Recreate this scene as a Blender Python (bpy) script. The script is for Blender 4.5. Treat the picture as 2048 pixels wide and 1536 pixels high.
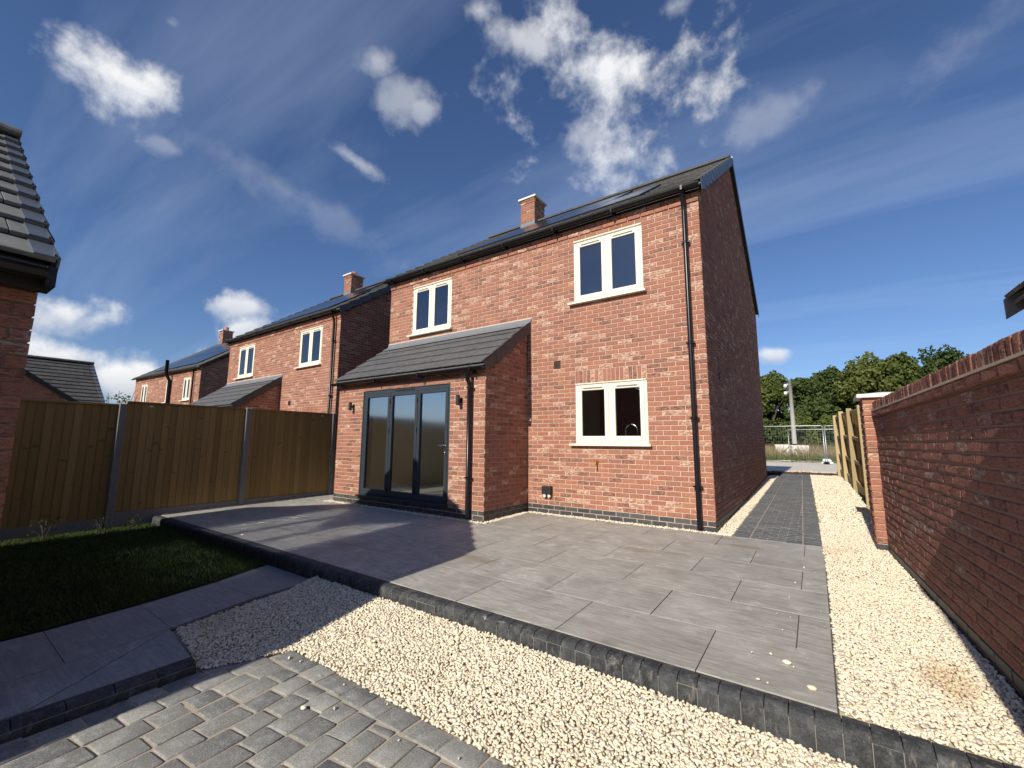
import bpy, bmesh, math, random
import numpy as np
from mathutils import Matrix, Vector
random.seed(7); rng = np.random.default_rng(7)
for o in list(bpy.data.objects): bpy.data.objects.remove(o)
S = bpy.context.scene
COL = S.collection
R = math.radians
# ------------------------------------------------------------------ camera
cam = bpy.data.cameras.new('camera'); cam_ob = bpy.data.objects.new('camera', cam); COL.objects.link(cam_ob)
cam.sensor_width = 36; cam.lens = 15.054; cam.clip_start = .05; cam.clip_end = 3000
CAM = Vector((1.2066, -6.6963, 1.236))
_rot = (Matrix.Rotation(R(35.075), 3, 'Z') @ Matrix.Rotation(R(7.715), 3, 'X') @ Matrix.Rotation(R(-.361), 3, 'Y'))
_r, _f, _u = _rot.col[0], _rot.col[1], _rot.col[2]
cam_ob.matrix_world = Matrix(((_r[0], _u[0], -_f[0], CAM[0]), (_r[1], _u[1], -_f[1], CAM[1]), (_r[2], _u[2], -_f[2], CAM[2]), (0, 0, 0, 1)))
S.camera = cam_ob
def pix(u, v):                                   # direction of a viewing ray, used only to aim the clouds
    d = _r * ((u - 1024) / 856.4) + _f - _u * ((v - 768) / 856.4); return d.normalized()
# ------------------------------------------------------------------ light, exposure
SUN_EL, SUN_AZ = R(31.8), R(-1.0)                 # sun behind the camera, a touch to the left
sun_dir = Vector((math.sin(SUN_AZ) * math.cos(SUN_EL), -math.cos(SUN_AZ) * math.cos(SUN_EL), math.sin(SUN_EL)))
sl = bpy.data.lights.new('sun', 'SUN'); sl.energy = 5.0; sl.angle = R(.53); sl.color = (1, .925, .81)
so = bpy.data.objects.new('sun', sl); COL.objects.link(so); so.rotation_euler = sun_dir.to_track_quat('Z', 'Y').to_euler()
S.view_settings.view_transform = 'Standard'; S.view_settings.look = 'None'; S.view_settings.gamma = 1
S.view_settings.exposure = .13; S.view_settings.use_curve_mapping = False
S.cycles.use_denoising = True; S.cycles.max_bounces = 6; S.cycles.diffuse_bounces = 3; S.cycles.transparent_max_bounces = 12; S.cycles.caustics_reflective = True; S.cycles.blur_glossy = 0.0; S.cycles.use_guiding = True
S.cycles.sample_clamp_indirect = 0
SKY_STRENGTH = .078; SKY_TINT = (.88, 1.0, 1.25)
w = bpy.data.worlds.new('World'); S.world = w; w.use_nodes = True
class NT:
    """small helper around a node tree"""
    def __init__(s, nt): s.nt = nt; s.n = nt.nodes; s.l = nt.links
    def add(s, t, **kw):
        nd = s.n.new(t)
        for k, v in kw.items(): setattr(nd, k, v)
        return nd
    def put(s, sock, v):
        if isinstance(v, bpy.types.NodeSocket): s.l.new(v, sock)
        elif v is not None: sock.default_value = v
    def math(s, op, a, b=None, c=None, clamp=False):
        nd = s.add('ShaderNodeMath', operation=op, use_clamp=clamp); s.put(nd.inputs[0], a)
        if b is not None: s.put(nd.inputs[1], b)
        if c is not None: s.put(nd.inputs[2], c)
        return nd.outputs[0]
    def vmath(s, op, a, b=None):
        nd = s.add('ShaderNodeVectorMath', operation=op); s.put(nd.inputs[0], a)
        if b is not None: s.put(nd.inputs[1], b)
        return nd.outputs['Value'] if op in ('DOT_PRODUCT', 'LENGTH') else nd.outputs[0]
    def noise(s, vec, scale, detail=4, rough=.55, dist=0, out='Fac'):
        nd = s.add('ShaderNodeTexNoise'); s.put(nd.inputs['Vector'], vec); s.put(nd.inputs['Scale'], scale)
        nd.inputs['Detail'].default_value = detail; nd.inputs['Roughness'].default_value = rough; nd.inputs['Distortion'].default_value = dist
        return nd.outputs[out]
    def voro(s, vec, scale, feature='F1', out='Distance'):
        nd = s.add('ShaderNodeTexVoronoi', feature=feature); s.put(nd.inputs['Vector'], vec); nd.inputs['Scale'].default_value = scale
        return nd.outputs[out]
    def map(s, vec, loc=(0, 0, 0), rot=(0, 0, 0), sc=(1, 1, 1)):
        nd = s.add('ShaderNodeMapping'); s.put(nd.inputs[0], vec); nd.inputs[1].default_value = loc; nd.inputs[2].default_value = rot; nd.inputs[3].default_value = sc
        return nd.outputs[0]
    def rng(s, v, a, b, c=0., d=1., smooth=False):
        nd = s.add('ShaderNodeMapRange', interpolation_type='SMOOTHSTEP' if smooth else 'LINEAR'); s.put(nd.inputs[0], v)
        for i, x in enumerate((a, b, c, d)): s.put(nd.inputs[i + 1], x)
        return nd.outputs[0]
    def mix(s, f, a, b, mode='MIX'):
        nd = s.add('ShaderNodeMix', data_type='RGBA', blend_type=mode); s.put(nd.inputs[0], f)
        for k, x in ((6, a), (7, b)): s.put(nd.inputs[k], (*x, 1) if isinstance(x, tuple) and len(x) == 3 else x)
        return nd.outputs[2]
    def ramp(s, f, stops, const=False):
        nd = s.add('ShaderNodeValToRGB'); s.put(nd.inputs[0], f); cr = nd.color_ramp
        if const: cr.interpolation = 'CONSTANT'
        while len(cr.elements) < len(stops): cr.elements.new(.5)
        for e, (p, c) in zip(cr.elements, stops): e.position = p; e.color = (*c, 1) if len(c) == 3 else c
        return nd.outputs[0]
    def bump(s, h, strength=.3, dist=.01):
        nd = s.add('ShaderNodeBump'); nd.inputs['Strength'].default_value = strength; nd.inputs['Distance'].default_value = dist; s.put(nd.inputs['Height'], h)
        return nd.outputs[0]

def build_world():
    t = NT(w.node_tree); t.n.clear()
    out = t.add('ShaderNodeOutputWorld'); bg = t.add('ShaderNodeBackground'); t.l.new(bg.outputs[0], out.inputs[0])
    sky = t.add('ShaderNodeTexSky', sky_type='NISHITA'); sky.sun_disc = False; sky.sun_elevation = SUN_EL
    sky.sun_rotation = math.atan2(sun_dir.x, sun_dir.y); sky.air_density = 1.0; sky.dust_density = .35; sky.ozone_density = 3.2; sky.altitude = 60
    D = t.add('ShaderNodeTexCoord').outputs['Generated']
    sep = t.add('ShaderNodeSeparateXYZ'); t.put(sep.inputs[0], D); z = sep.outputs[2]
    inv = t.math('DIVIDE', 1.0, t.math('ADD', t.math('MAXIMUM', z, 0.0), .14))
    sc = t.add('ShaderNodeVectorMath', operation='SCALE'); t.put(sc.inputs[0], D); t.put(sc.inputs[3], inv)
    # thin cirrus streaks over the whole sky
    c1 = t.noise(t.map(sc.outputs[0], loc=(.3, 0, 0), rot=(0, 0, R(-28)), sc=(.40, 2.1, .3)), 1.05, 6, .56, .45)
    cir = t.rng(c1, .47, .80, 0, .27)
    nA = t.noise(D, 8.5, 8, .57, .10); nB = t.noise(D, 30, 5, .58)
    det = t.math('MULTIPLY_ADD', nA, 4.3, t.math('MULTIPLY_ADD', nB, .9, -.5 * 4.3 - .5 * .9 + .94))
    up = Vector((0, 0, 1)); dens = None
    # (where the cloud stands, half width, half height, tilt, amount)
    lit = None
    for (u, v, a, b, tilt, amt) in PUFFS:
        c = pix(u, v); ct, st = math.cos(R(tilt)), math.sin(R(tilt)); e = pix(u + 20 * ct, v + 20 * st) - pix(u - 20 * ct, v - 20 * st); f = pix(u - 20 * st, v + 20 * ct) - pix(u + 20 * st, v - 20 * ct)
        e, f = e * (a / 40), f * (b / 40); n = c; e -= n * e.dot(n); f -= n * f.dot(n)
        ed = f.cross(n); ed /= ed.dot(e); fd = n.cross(e); fd /= fd.dot(f)
        du = t.vmath('DOT_PRODUCT', D, tuple(ed)); dv = t.vmath('DOT_PRODUCT', D, tuple(fd))
        r_ = t.math('SQRT', t.math('MULTIPLY_ADD', dv, dv, t.math('MULTIPLY', du, du)))
        m = t.math('MULTIPLY', t.rng(t.math('SUBTRACT', det, r_), -.30, 1.02, 0, 1, True), amt)
        l_ = t.math('MULTIPLY', m, t.math('MULTIPLY_ADD', dv, -.42, .55, clamp=True)); lit = l_ if lit is None else t.math('MAXIMUM', lit, l_)
        dens = m if dens is None else t.math('MAXIMUM', dens, m)
    # the same kind of fair-weather cloud goes on round the rest of the sky
    far = t.math('MULTIPLY', t.rng(nA, .60, .72, 0, .85, True), t.rng(t.vmath('DOT_PRODUCT', D, tuple(_f)), .2, -.1))
    dens = t.math('MINIMUM', t.math('MAXIMUM', dens, far), .95)
    skyc = t.mix(1.0, sky.outputs[0], SKY_TINT, 'MULTIPLY')
    cc = t.mix(t.math('MULTIPLY', cir, t.rng(z, .02, .3)), skyc, (7.2, 8.6, 11.2))
    bright = t.mix(t.rng(z, .08, .40), (6.6, 7.1, 7.9), (9.6, 10.0, 10.7))
    bright = t.mix(t.rng(t.math('DIVIDE', lit, t.math('MAXIMUM', dens, .02)), .25, .80), bright, (12.2, 12.1, 11.9))
    cc = t.mix(dens, cc, bright)
    t.put(bg.inputs[0], cc); bg.inputs[1].default_value = SKY_STRENGTH
    w.cycles.sampling_method = 'NONE'
PUFFS = [(252, 160, 150, 70, 24, 1.0), (1215, 150, 185, 160, 50, .97), (1060, 85, 120, 46, 22, .6), (1170, 262, 60, 75, 65, .5), (960, 20, 50, 40, -35, .62),
         (785, 212, 46, 66, 70, .34), (757, 122, 26, 36, 70, .40), (842, 220, 28, 24, 10, .42), (1345, 15, 60, 30, -30, .5), (343, 45, 30, 16, 30, .25), (330, 290, 40, 22, 20, .2),
         (145, 632, 100, 44, 8, .98), (480, 612, 70, 30, 10, .8), (110, 712, 130, 30, 6, 1.0), (260, 758, 150, 52, 0, 1.0), (390, 725, 80, 26, -6, .9), (495, 660, 50, 24, -20, .75),
         (1545, 710, 36, 16, 0, .8), (1530, 240, 110, 42, -30, .20), (705, 318, 70, 16, 36, .36), (600, 400, 360, 36, 30, .11), (1930, 80, 170, 50, -45, .12)]
build_world()

# ------------------------------------------------------------------ materials
MATS = {}
def new_mat(name):
    m = bpy.data.materials.new(name); m.use_nodes = True; t = NT(m.node_tree); b = t.n['Principled BSDF']; MATS[name] = m
    return m, t, b
def pos(t): return t.add('ShaderNodeNewGeometry').outputs['Position']
def rnd(t):
    a = t.add('ShaderNodeAttribute'); a.attribute_name = 'rnd'; o = t.add('ShaderNodeObjectInfo')
    return t.math('FRACT', t.math('ADD', a.outputs['Fac'], o.outputs['Random']))
def simple(name, col, rough=.6, var=.12, scale=12, metal=0, bump=0, bscale=80, spec=.5):
    m, t, b = new_mat(name); p = pos(t)
    n = t.noise(p, scale, 5, .6)
    c = t.mix(n, tuple(x * (1 - var) for x in col), tuple(min(1, x * (1 + var)) for x in col))
    t.put(b.inputs['Base Color'], c); b.inputs['Roughness'].default_value = rough; b.inputs['Metallic'].default_value = metal
    b.inputs['Specular IOR Level'].default_value = spec
    if bump: t.put(b.inputs['Normal'], t.bump(t.noise(p, bscale, 4, .6), bump, .004))
    return m
def brick_mat(name, reds, cream_from=.85, dark_from=.68, cream=(.64, .47, .34), bs=.55, bd=.006):
    m, t, b = new_mat(name); p = pos(t); r = rnd(t)
    off = t.add('ShaderNodeCombineXYZ'); t.put(off.inputs[0], t.math('MULTIPLY', r, 37.0)); t.put(off.inputs[2], t.math('MULTIPLY', r, 19.0))
    q = t.vmath('ADD', p, off.outputs[0])
    base = t.ramp(r, [(i / max(1, len(reds) - 1), c) for i, c in enumerate(reds)])
    shuffled = t.math('FRACT', t.math('MULTIPLY', r, 7.31))
    base = t.mix(.35, base, t.ramp(shuffled, [(0, reds[-1]), (.5, reds[0]), (1, reds[len(reds) // 2])]))
    n1 = t.noise(q, 26, 6, .65); n2 = t.noise(t.map(q, sc=(1, 1, 2.6)), 17, 4, .6, .6); n3 = t.noise(q, 130, 4, .7)
    base = t.mix(t.rng(n1, .3, .75), base, t.mix(.5, base, (.42, .21, .15)))
    sel = t.math('GREATER_THAN', r, dark_from); selc = t.math('GREATER_THAN', r, cream_from)
    base = t.mix(t.math('MULTIPLY', t.math('SUBTRACT', sel, selc), t.rng(n2, .44, .60)), base, (.13, .078, .064))
    base = t.mix(t.math('MULTIPLY', selc, t.rng(n2, .44, .60, 0, .95)), base, cream)
    n4 = t.noise(t.map(q, sc=(1, 1, 3.2)), 34, 5, .65, .8)
    base = t.mix(t.rng(n4, .49, .64, 0, .65), base, tuple(x * .42 for x in reds[1])); base = t.mix(t.rng(n4, .46, .30, 0, .30), base, (.52, .29, .20))
    base = t.mix(t.rng(n3, .60, .78, 0, .4), base, (.14, .068, .052))
    t.put(b.inputs['Base Color'], base); b.inputs['Roughness'].default_value = .88; b.inputs['Specular IOR Level'].default_value = .25
    h = t.math('ADD', t.math('MULTIPLY', n2, .8), t.math('MULTIPLY', n3, .35))
    t.put(b.inputs['Normal'], t.bump(h, bs, bd))
    return m
BRICK = brick_mat('brick_red', [(.375, .158, .098), (.28, .124, .088), (.44, .198, .116), (.32, .118, .072), (.37, .178, .118), (.295, .12, .08)])
BRICK_OLD = brick_mat('brick_tumbled', [(.30, .130, .096), (.235, .102, .078), (.335, .155, .115), (.21, .094, .074)], cream_from=.91, dark_from=.72, cream=(.44, .37, .31), bs=1.0, bd=.018)
def mortar_mat(name, col):
    m, t, b = new_mat(name); p = pos(t); n = t.noise(p, 9, 5, .6); n2 = t.noise(p, 160, 3, .7)
    t.put(b.inputs['Base Color'], t.mix(n, tuple(c * .86 for c in col), tuple(c * 1.1 for c in col))); b.inputs['Roughness'].default_value = .95
    b.inputs['Specular IOR Level'].default_value = .15
    t.put(b.inputs['Normal'], t.bump(n2, .4, .003)); return m
MORTAR = mortar_mat('mortar_buff', (.60, .46, .36)); MORTAR_G = mortar_mat('mortar_grey', (.28, .20, .15))
def blue_brick():
    m, t, b = new_mat('brick_blue'); p = pos(t); r = rnd(t)
    c = t.ramp(r, [(0, (.032, .035, .038)), (.5, (.05, .052, .054)), (1, (.07, .072, .072))])
    c = t.mix(t.rng(t.noise(p, 20, 5, .65), .5, .8, 0, .4), c, (.13, .13, .125))
    t.put(b.inputs['Base Color'], c); b.inputs['Roughness'].default_value = .55
    t.put(b.inputs['Normal'], t.bump(t.noise(p, 70, 4), .3, .004)); return m
BLUE = blue_brick()
def slab_mat(name, a, bcol, white=.35):
    m, t, b = new_mat(name); p = pos(t); r = rnd(t)
    off = t.add('ShaderNodeCombineXYZ'); t.put(off.inputs[0], t.math('MULTIPLY', r, 31.0)); t.put(off.inputs[1], t.math('MULTIPLY', r, 17.0))
    q = t.vmath('ADD', p, off.outputs[0])
    g = t.noise(t.map(q, sc=(1.4, 15, 1)), 3.2, 7, .62, .5); f = t.noise(t.map(q, sc=(3, 42, 1)), 6, 4, .6); cl = t.noise(p, 1.3, 5, .6); bl = t.noise(q, 5.5, 6, .68)
    c = t.mix(t.rng(g, .36, .64), tuple(x * .86 for x in a), tuple(x * 1.08 for x in bcol)); c = t.mix(t.rng(f, .48, .70, 0, .6), c, tuple(x * .60 for x in a))
    c = t.mix(t.math('MULTIPLY', t.rng(cl, .45, .75), white), c, tuple(x * 1.45 for x in bcol))
    c = t.mix(t.rng(bl, .54, .74, 0, .55), c, tuple(min(.8, x * 1.55) for x in bcol)); c = t.mix(t.rng(t.noise(q, 2.1, 5, .6, .4), .5, .72, 0, .5), c, tuple(x * .72 for x in a))
    c = t.mix(t.rng(t.noise(p, .75, 4, .6), .60, .72, 0, .32), c, (.20, .15, .085))
    c = t.mix(t.math('MULTIPLY', r, .22), c, tuple(x * .8 for x in a))
    sp = t.voro(p, 26); c = t.mix(t.math('MULTIPLY', t.math('LESS_THAN', sp, .10), t.rng(t.noise(p, 2.4, 3), .56, .62)), c, (.62, .60, .56))
    for (sx, sy, ra, rb) in ((.42, -.62, .22, .13), (.18, -.27, .20, .07), (-1.9, -2.9, .3, .12), (-.6, -1.5, .25, .10)):    # dried muddy puddles
        dd = t.vmath('LENGTH', t.map(p, loc=(-sx / ra, -sy / rb, 0), sc=(1 / ra, 1 / rb, 0)))
        c = t.mix(t.math('MULTIPLY', t.rng(t.math('ADD', dd, t.math('MULTIPLY', bl, .8)), 1.55, .95), .5), c, (.24, .185, .11))
    t.put(b.inputs['Base Color'], c); t.put(b.inputs['Roughness'], t.rng(g, .2, .8, .50, .66)); b.inputs['Specular IOR Level'].default_value = .38
    t.put(b.inputs['Normal'], t.bump(t.math('ADD', g, t.math('MULTIPLY', f, .5)), .16, .004)); return m
SLAB = slab_mat('porcelain_slab', (.300, .288, .256), (.455, .437, .392)); SLAB_P = slab_mat('path_slab', (.25, .255, .26), (.31, .315, .32), .15)
def dark_block(name, a, bb, wear, grit=(.33, .29, .23)):
    m, t, b = new_mat(name); p = pos(t); r = rnd(t)
    off = t.add('ShaderNodeCombineXYZ'); t.put(off.inputs[0], t.math('MULTIPLY', r, 23.0)); q = t.vmath('ADD', p, off.outputs[0])
    c = t.mix(r, a, bb); n = t.noise(q, 16, 7, .7); st = t.noise(t.map(q, sc=(1, 1, .25)), 34, 4, .6, .3)
    c = t.mix(t.rng(n, .48, .78, 0, wear), c, tuple(min(.6, x * 3.2) for x in bb)); c = t.mix(t.rng(st, .60, .76, 0, wear * .8), c, grit)
    gr = t.noise(p, 170, 3, .75); c = t.mix(t.rng(gr, .50, .70, 0, .6), c, tuple(x * .42 for x in a)); c = t.mix(t.rng(gr, .50, .32, 0, .45), c, tuple(min(.6, x * 1.9) for x in bb))
    sm = t.noise(p, 3.3, 6, .7, .4); c = t.mix(t.rng(sm, .63, .72, 0, wear), c, (.50, .48, .44))
    t.put(b.inputs['Base Color'], c); b.inputs['Roughness'].default_value = .74; b.inputs['Specular IOR Level'].default_value = .3
    t.put(b.inputs['Normal'], t.bump(t.math('ADD', t.math('MULTIPLY', n, .9), t.math('MULTIPLY', gr, .4)), .55, .006)); return m
KERB = dark_block('kerb_charcoal', (.026, .028, .030), (.055, .058, .060), .72)
PAVER = dark_block('paver_grey', (.15, .155, .15), (.32, .312, .28), .5, (.34, .30, .24))
PATHB = dark_block('path_block', (.085, .09, .092), (.145, .148, .145), .45)
def stone_mat():
    m, t, b = new_mat('gravel_stone'); r = rnd(t); p = pos(t)
    c = t.ramp(r, [(0, (.77, .67, .49)), (.35, (.85, .77, .61)), (.65, (.81, .73, .57)), (.82, (.74, .62, .44)), (.93, (.66, .60, .51)), (1, (.50, .45, .39))])
    pat = t.math('MULTIPLY', t.rng(t.noise(p, 1.1, 3), .60, .70), .22); c = t.mix(pat, c, (.50, .34, .14)); dd = t.vmath('LENGTH', t.map(p, loc=(-1.72 / .16, 3.25 / .35, 0), sc=(1 / .16, 1 / .35, 0))); c = t.mix(t.math('MULTIPLY', t.rng(t.math('ADD', dd, t.noise(p, 9, 3)), 1.5, .9), .45), c, (.42, .26, .09))
    c = t.mix(t.rng(t.noise(p, 70, 4, .6), .45, .75, 0, .35), c, (.54, .45, .32))
    t.put(b.inputs['Base Color'], c); b.inputs['Roughness'].default_value = .85; b.inputs['Specular IOR Level'].default_value = .25
    t.put(b.inputs['Normal'], t.bump(t.noise(p, 120, 4), .35, .004)); return m
STONE = stone_mat()
GRAVBASE = simple('gravel_bed', (.56, .48, .35), .95, .25, 60)
def tile_mat(name, a, bcol, lich=.3):
    m, t, b = new_mat(name); p = pos(t); r = rnd(t)
    c = t.mix(r, a, bcol); c = t.mix(t.rng(t.noise(p, 11, 6, .65), .45, .8, 0, .6), c, tuple(x * 1.7 for x in bcol))
    c = t.mix(t.math('MULTIPLY', t.rng(t.noise(p, 5, 6, .7), .60, .72), lich), c, (.36, .35, .32))
    t.put(b.inputs['Base Color'], c); b.inputs['Roughness'].default_value = .62; b.inputs['Specular IOR Level'].default_value = .4
    t.put(b.inputs['Normal'], t.bump(t.noise(p, 140, 3), .25, .003)); return m
TILE = tile_mat('roof_tile_grey', (.058, .056, .052), (.088, .084, .076)); TILE_E = tile_mat('roof_tile_smooth', (.085, .084, .084), (.105, .103, .10), .15)
TILE_G = tile_mat('roof_tile_garage', (.13, .13, .118), (.175, .173, .155), .12)
BLACK = simple('black_plastic', (.009, .009, .010), .3, .1, spec=.35); BLACKM = simple('black_matt', (.015, .015, .016), .55, .1)
VERGE = simple('verge_grey', (.10, .115, .13), .3, .1); VERGE_D = simple('verge_dark', (.055, .055, .058), .5, .1)
CREAM = simple('window_cream', (.85, .79, .63), .35, .03); SEAL = simple('window_seal', (.20, .19, .16), .6)
ANTH = simple('anthracite', (.033, .041, .050), .38, .06); STEEL = simple('steel', (.62, .62, .62), .25, .05, metal=1)
LEAD = simple('lead', (.17, .185, .20), .45, .3, 9); WHITE = simple('white_paint', (.78, .77, .73), .5, .04)
STONEC = simple('cast_stone', (.70, .66, .57), .8, .12, 14, bump=.2); STONEW = simple('cast_stone_white', (.74, .72, .66), .8, .1, 14, bump=.2)
TERRA = simple('terracotta_pot', (.50, .20, .12), .7); VENT = simple('vent_brown', (.06, .026, .016), .6)
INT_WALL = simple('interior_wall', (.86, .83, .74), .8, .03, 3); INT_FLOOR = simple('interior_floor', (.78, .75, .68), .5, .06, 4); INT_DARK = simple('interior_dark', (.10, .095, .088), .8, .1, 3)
DOORW = simple('interior_door', (.12, .055, .028), .5, .2, 6); BRASS = simple('brass', (.72, .5, .16), .3, .1, metal=1)
GALV = simple('galvanised', (.36, .37, .38), .38, .12, 30, metal=.75); POLE = simple('pole_wood', (.38, .36, .32), .8, .2, 12, bump=.3); TANK = simple('tank_white', (.72, .67, .60), .7, .18, 7)
CONC = simple('post_concrete', (.22, .21, .195), .9, .2, 16, bump=.4)
def wood_mat(name, a, bcol, knots=.5):
    m, t, b = new_mat(name); p = pos(t); r = rnd(t)
    off = t.add('ShaderNodeCombineXYZ'); t.put(off.inputs[2], t.math('MULTIPLY', r, 13.0)); t.put(off.inputs[1], t.math('MULTIPLY', r, 3.0)); q = t.vmath('ADD', p, off.outputs[0])
    g = t.noise(t.map(q, sc=(9, 9, .5)), 5, 5, .6, .7); c = t.mix(g, a, bcol); c = t.mix(t.math('MULTIPLY', r, .55), c, tuple(x * .5 for x in a))
    k = t.noise(t.map(q, sc=(1.2, 1.2, 3.2)), 3.4, 3, .5); c = t.mix(t.rng(k, .66, .74, 0, knots), c, (.06, .028, .012))
    t.put(b.inputs['Base Color'], c); b.inputs['Roughness'].default_value = .8; b.inputs['Specular IOR Level'].default_value = .2
    t.put(b.inputs['Normal'], t.bump(g, .3, .003)); return m
WOOD = wood_mat('fence_board', (.33, .212, .074), (.44, .285, .105)); WOODL = wood_mat('fence_rail', (.42, .32, .17), (.52, .41, .24), .3)
def glass(name, ior=1.5, tint=(.80, .84, .83), rough=0., refl=.16):
    m, t, b = new_mat(name); t.n.remove(b); o = t.n['Material Output']
    tr = t.add('ShaderNodeBsdfTransparent'); tr.inputs[0].default_value = (*tint, 1); gl = t.add('ShaderNodeBsdfGlossy'); gl.inputs['Roughness'].default_value = rough; gl.inputs[0].default_value = (.93, .96, 1, 1)
    fr = t.add('ShaderNodeFresnel'); fr.inputs[0].default_value = ior; mx = t.add('ShaderNodeMixShader')
    t.put(mx.inputs[0], t.math('ADD', t.math('MULTIPLY', fr.outputs[0], 1 - refl), refl)); t.l.new(tr.outputs[0], mx.inputs[1]); t.l.new(gl.outputs[0], mx.inputs[2]); t.l.new(mx.outputs[0], o.inputs[0]); return m
GLASS = glass('window_glass'); GLASS_D = glass('door_glass', 1.5, (.88, .90, .86), .12, .48)
def pv_mat():
    m, t, b = new_mat('solar_cell'); p = pos(t); b.inputs['Base Color'].default_value = (.014, .018, .03, 1); b.inputs['Roughness'].default_value = .16
    b.inputs['IOR'].default_value = 1.28; return m
PV = pv_mat()
def grass_mat(name, a, bcol):
    m, t, b = new_mat(name); r = rnd(t); p = pos(t); c = t.mix(r, a, bcol); c = t.mix(t.rng(t.noise(p, 2.2, 4), .4, .7, 0, .5), c, tuple(x * .7 for x in a))
    t.put(b.inputs['Base Color'], c); b.inputs['Roughness'].default_value = .7; b.inputs['Specular IOR Level'].default_value = .2; return m
GRASS = grass_mat('lawn_grass', (.045, .085, .016), (.08, .12, .028)); DRYG = grass_mat('dry_grass', (.30, .235, .14), (.20, .17, .08)); WEED = grass_mat('weed_green', (.06, .10, .025), (.11, .14, .04))
def leaf_mat(name, a, bcol):
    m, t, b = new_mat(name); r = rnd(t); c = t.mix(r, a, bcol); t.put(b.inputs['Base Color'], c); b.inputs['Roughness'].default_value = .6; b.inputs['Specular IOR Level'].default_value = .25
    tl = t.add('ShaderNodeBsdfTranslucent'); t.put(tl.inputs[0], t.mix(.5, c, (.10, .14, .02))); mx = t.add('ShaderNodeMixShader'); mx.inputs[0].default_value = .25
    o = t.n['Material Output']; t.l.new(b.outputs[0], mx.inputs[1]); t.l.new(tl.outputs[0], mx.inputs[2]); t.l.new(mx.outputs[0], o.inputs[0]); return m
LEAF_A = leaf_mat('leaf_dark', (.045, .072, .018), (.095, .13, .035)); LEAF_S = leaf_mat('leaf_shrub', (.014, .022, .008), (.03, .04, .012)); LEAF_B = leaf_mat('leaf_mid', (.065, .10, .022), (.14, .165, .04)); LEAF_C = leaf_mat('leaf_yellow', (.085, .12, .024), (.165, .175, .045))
BARK = simple('bark', (.09, .075, .055), .9, .3, 20, bump=.5)
def soil_mat(name, a, bcol, sc=6):
    m, t, b = new_mat(name); p = pos(t); n = t.noise(p, sc, 8, .68); c = t.mix(t.rng(n, .3, .7), a, bcol); t.put(b.inputs['Base Color'], c); b.inputs['Roughness'].default_value = .95; b.inputs['Specular IOR Level'].default_value = .15
    t.put(b.inputs['Normal'], t.bump(n, .8, .03)); return m
SOIL = soil_mat('dark_soil', (.05, .026, .014), (.12, .07, .042), 14); ROADM = soil_mat('dusty_road', (.56, .51, .42), (.68, .62, .52), 2.5); GROUND = soil_mat('rough_ground', (.17, .135, .075), (.12, .13, .05), .8); LAWNB = soil_mat('lawn_soil', (.03, .04, .012), (.045, .05, .02), 8)

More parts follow.
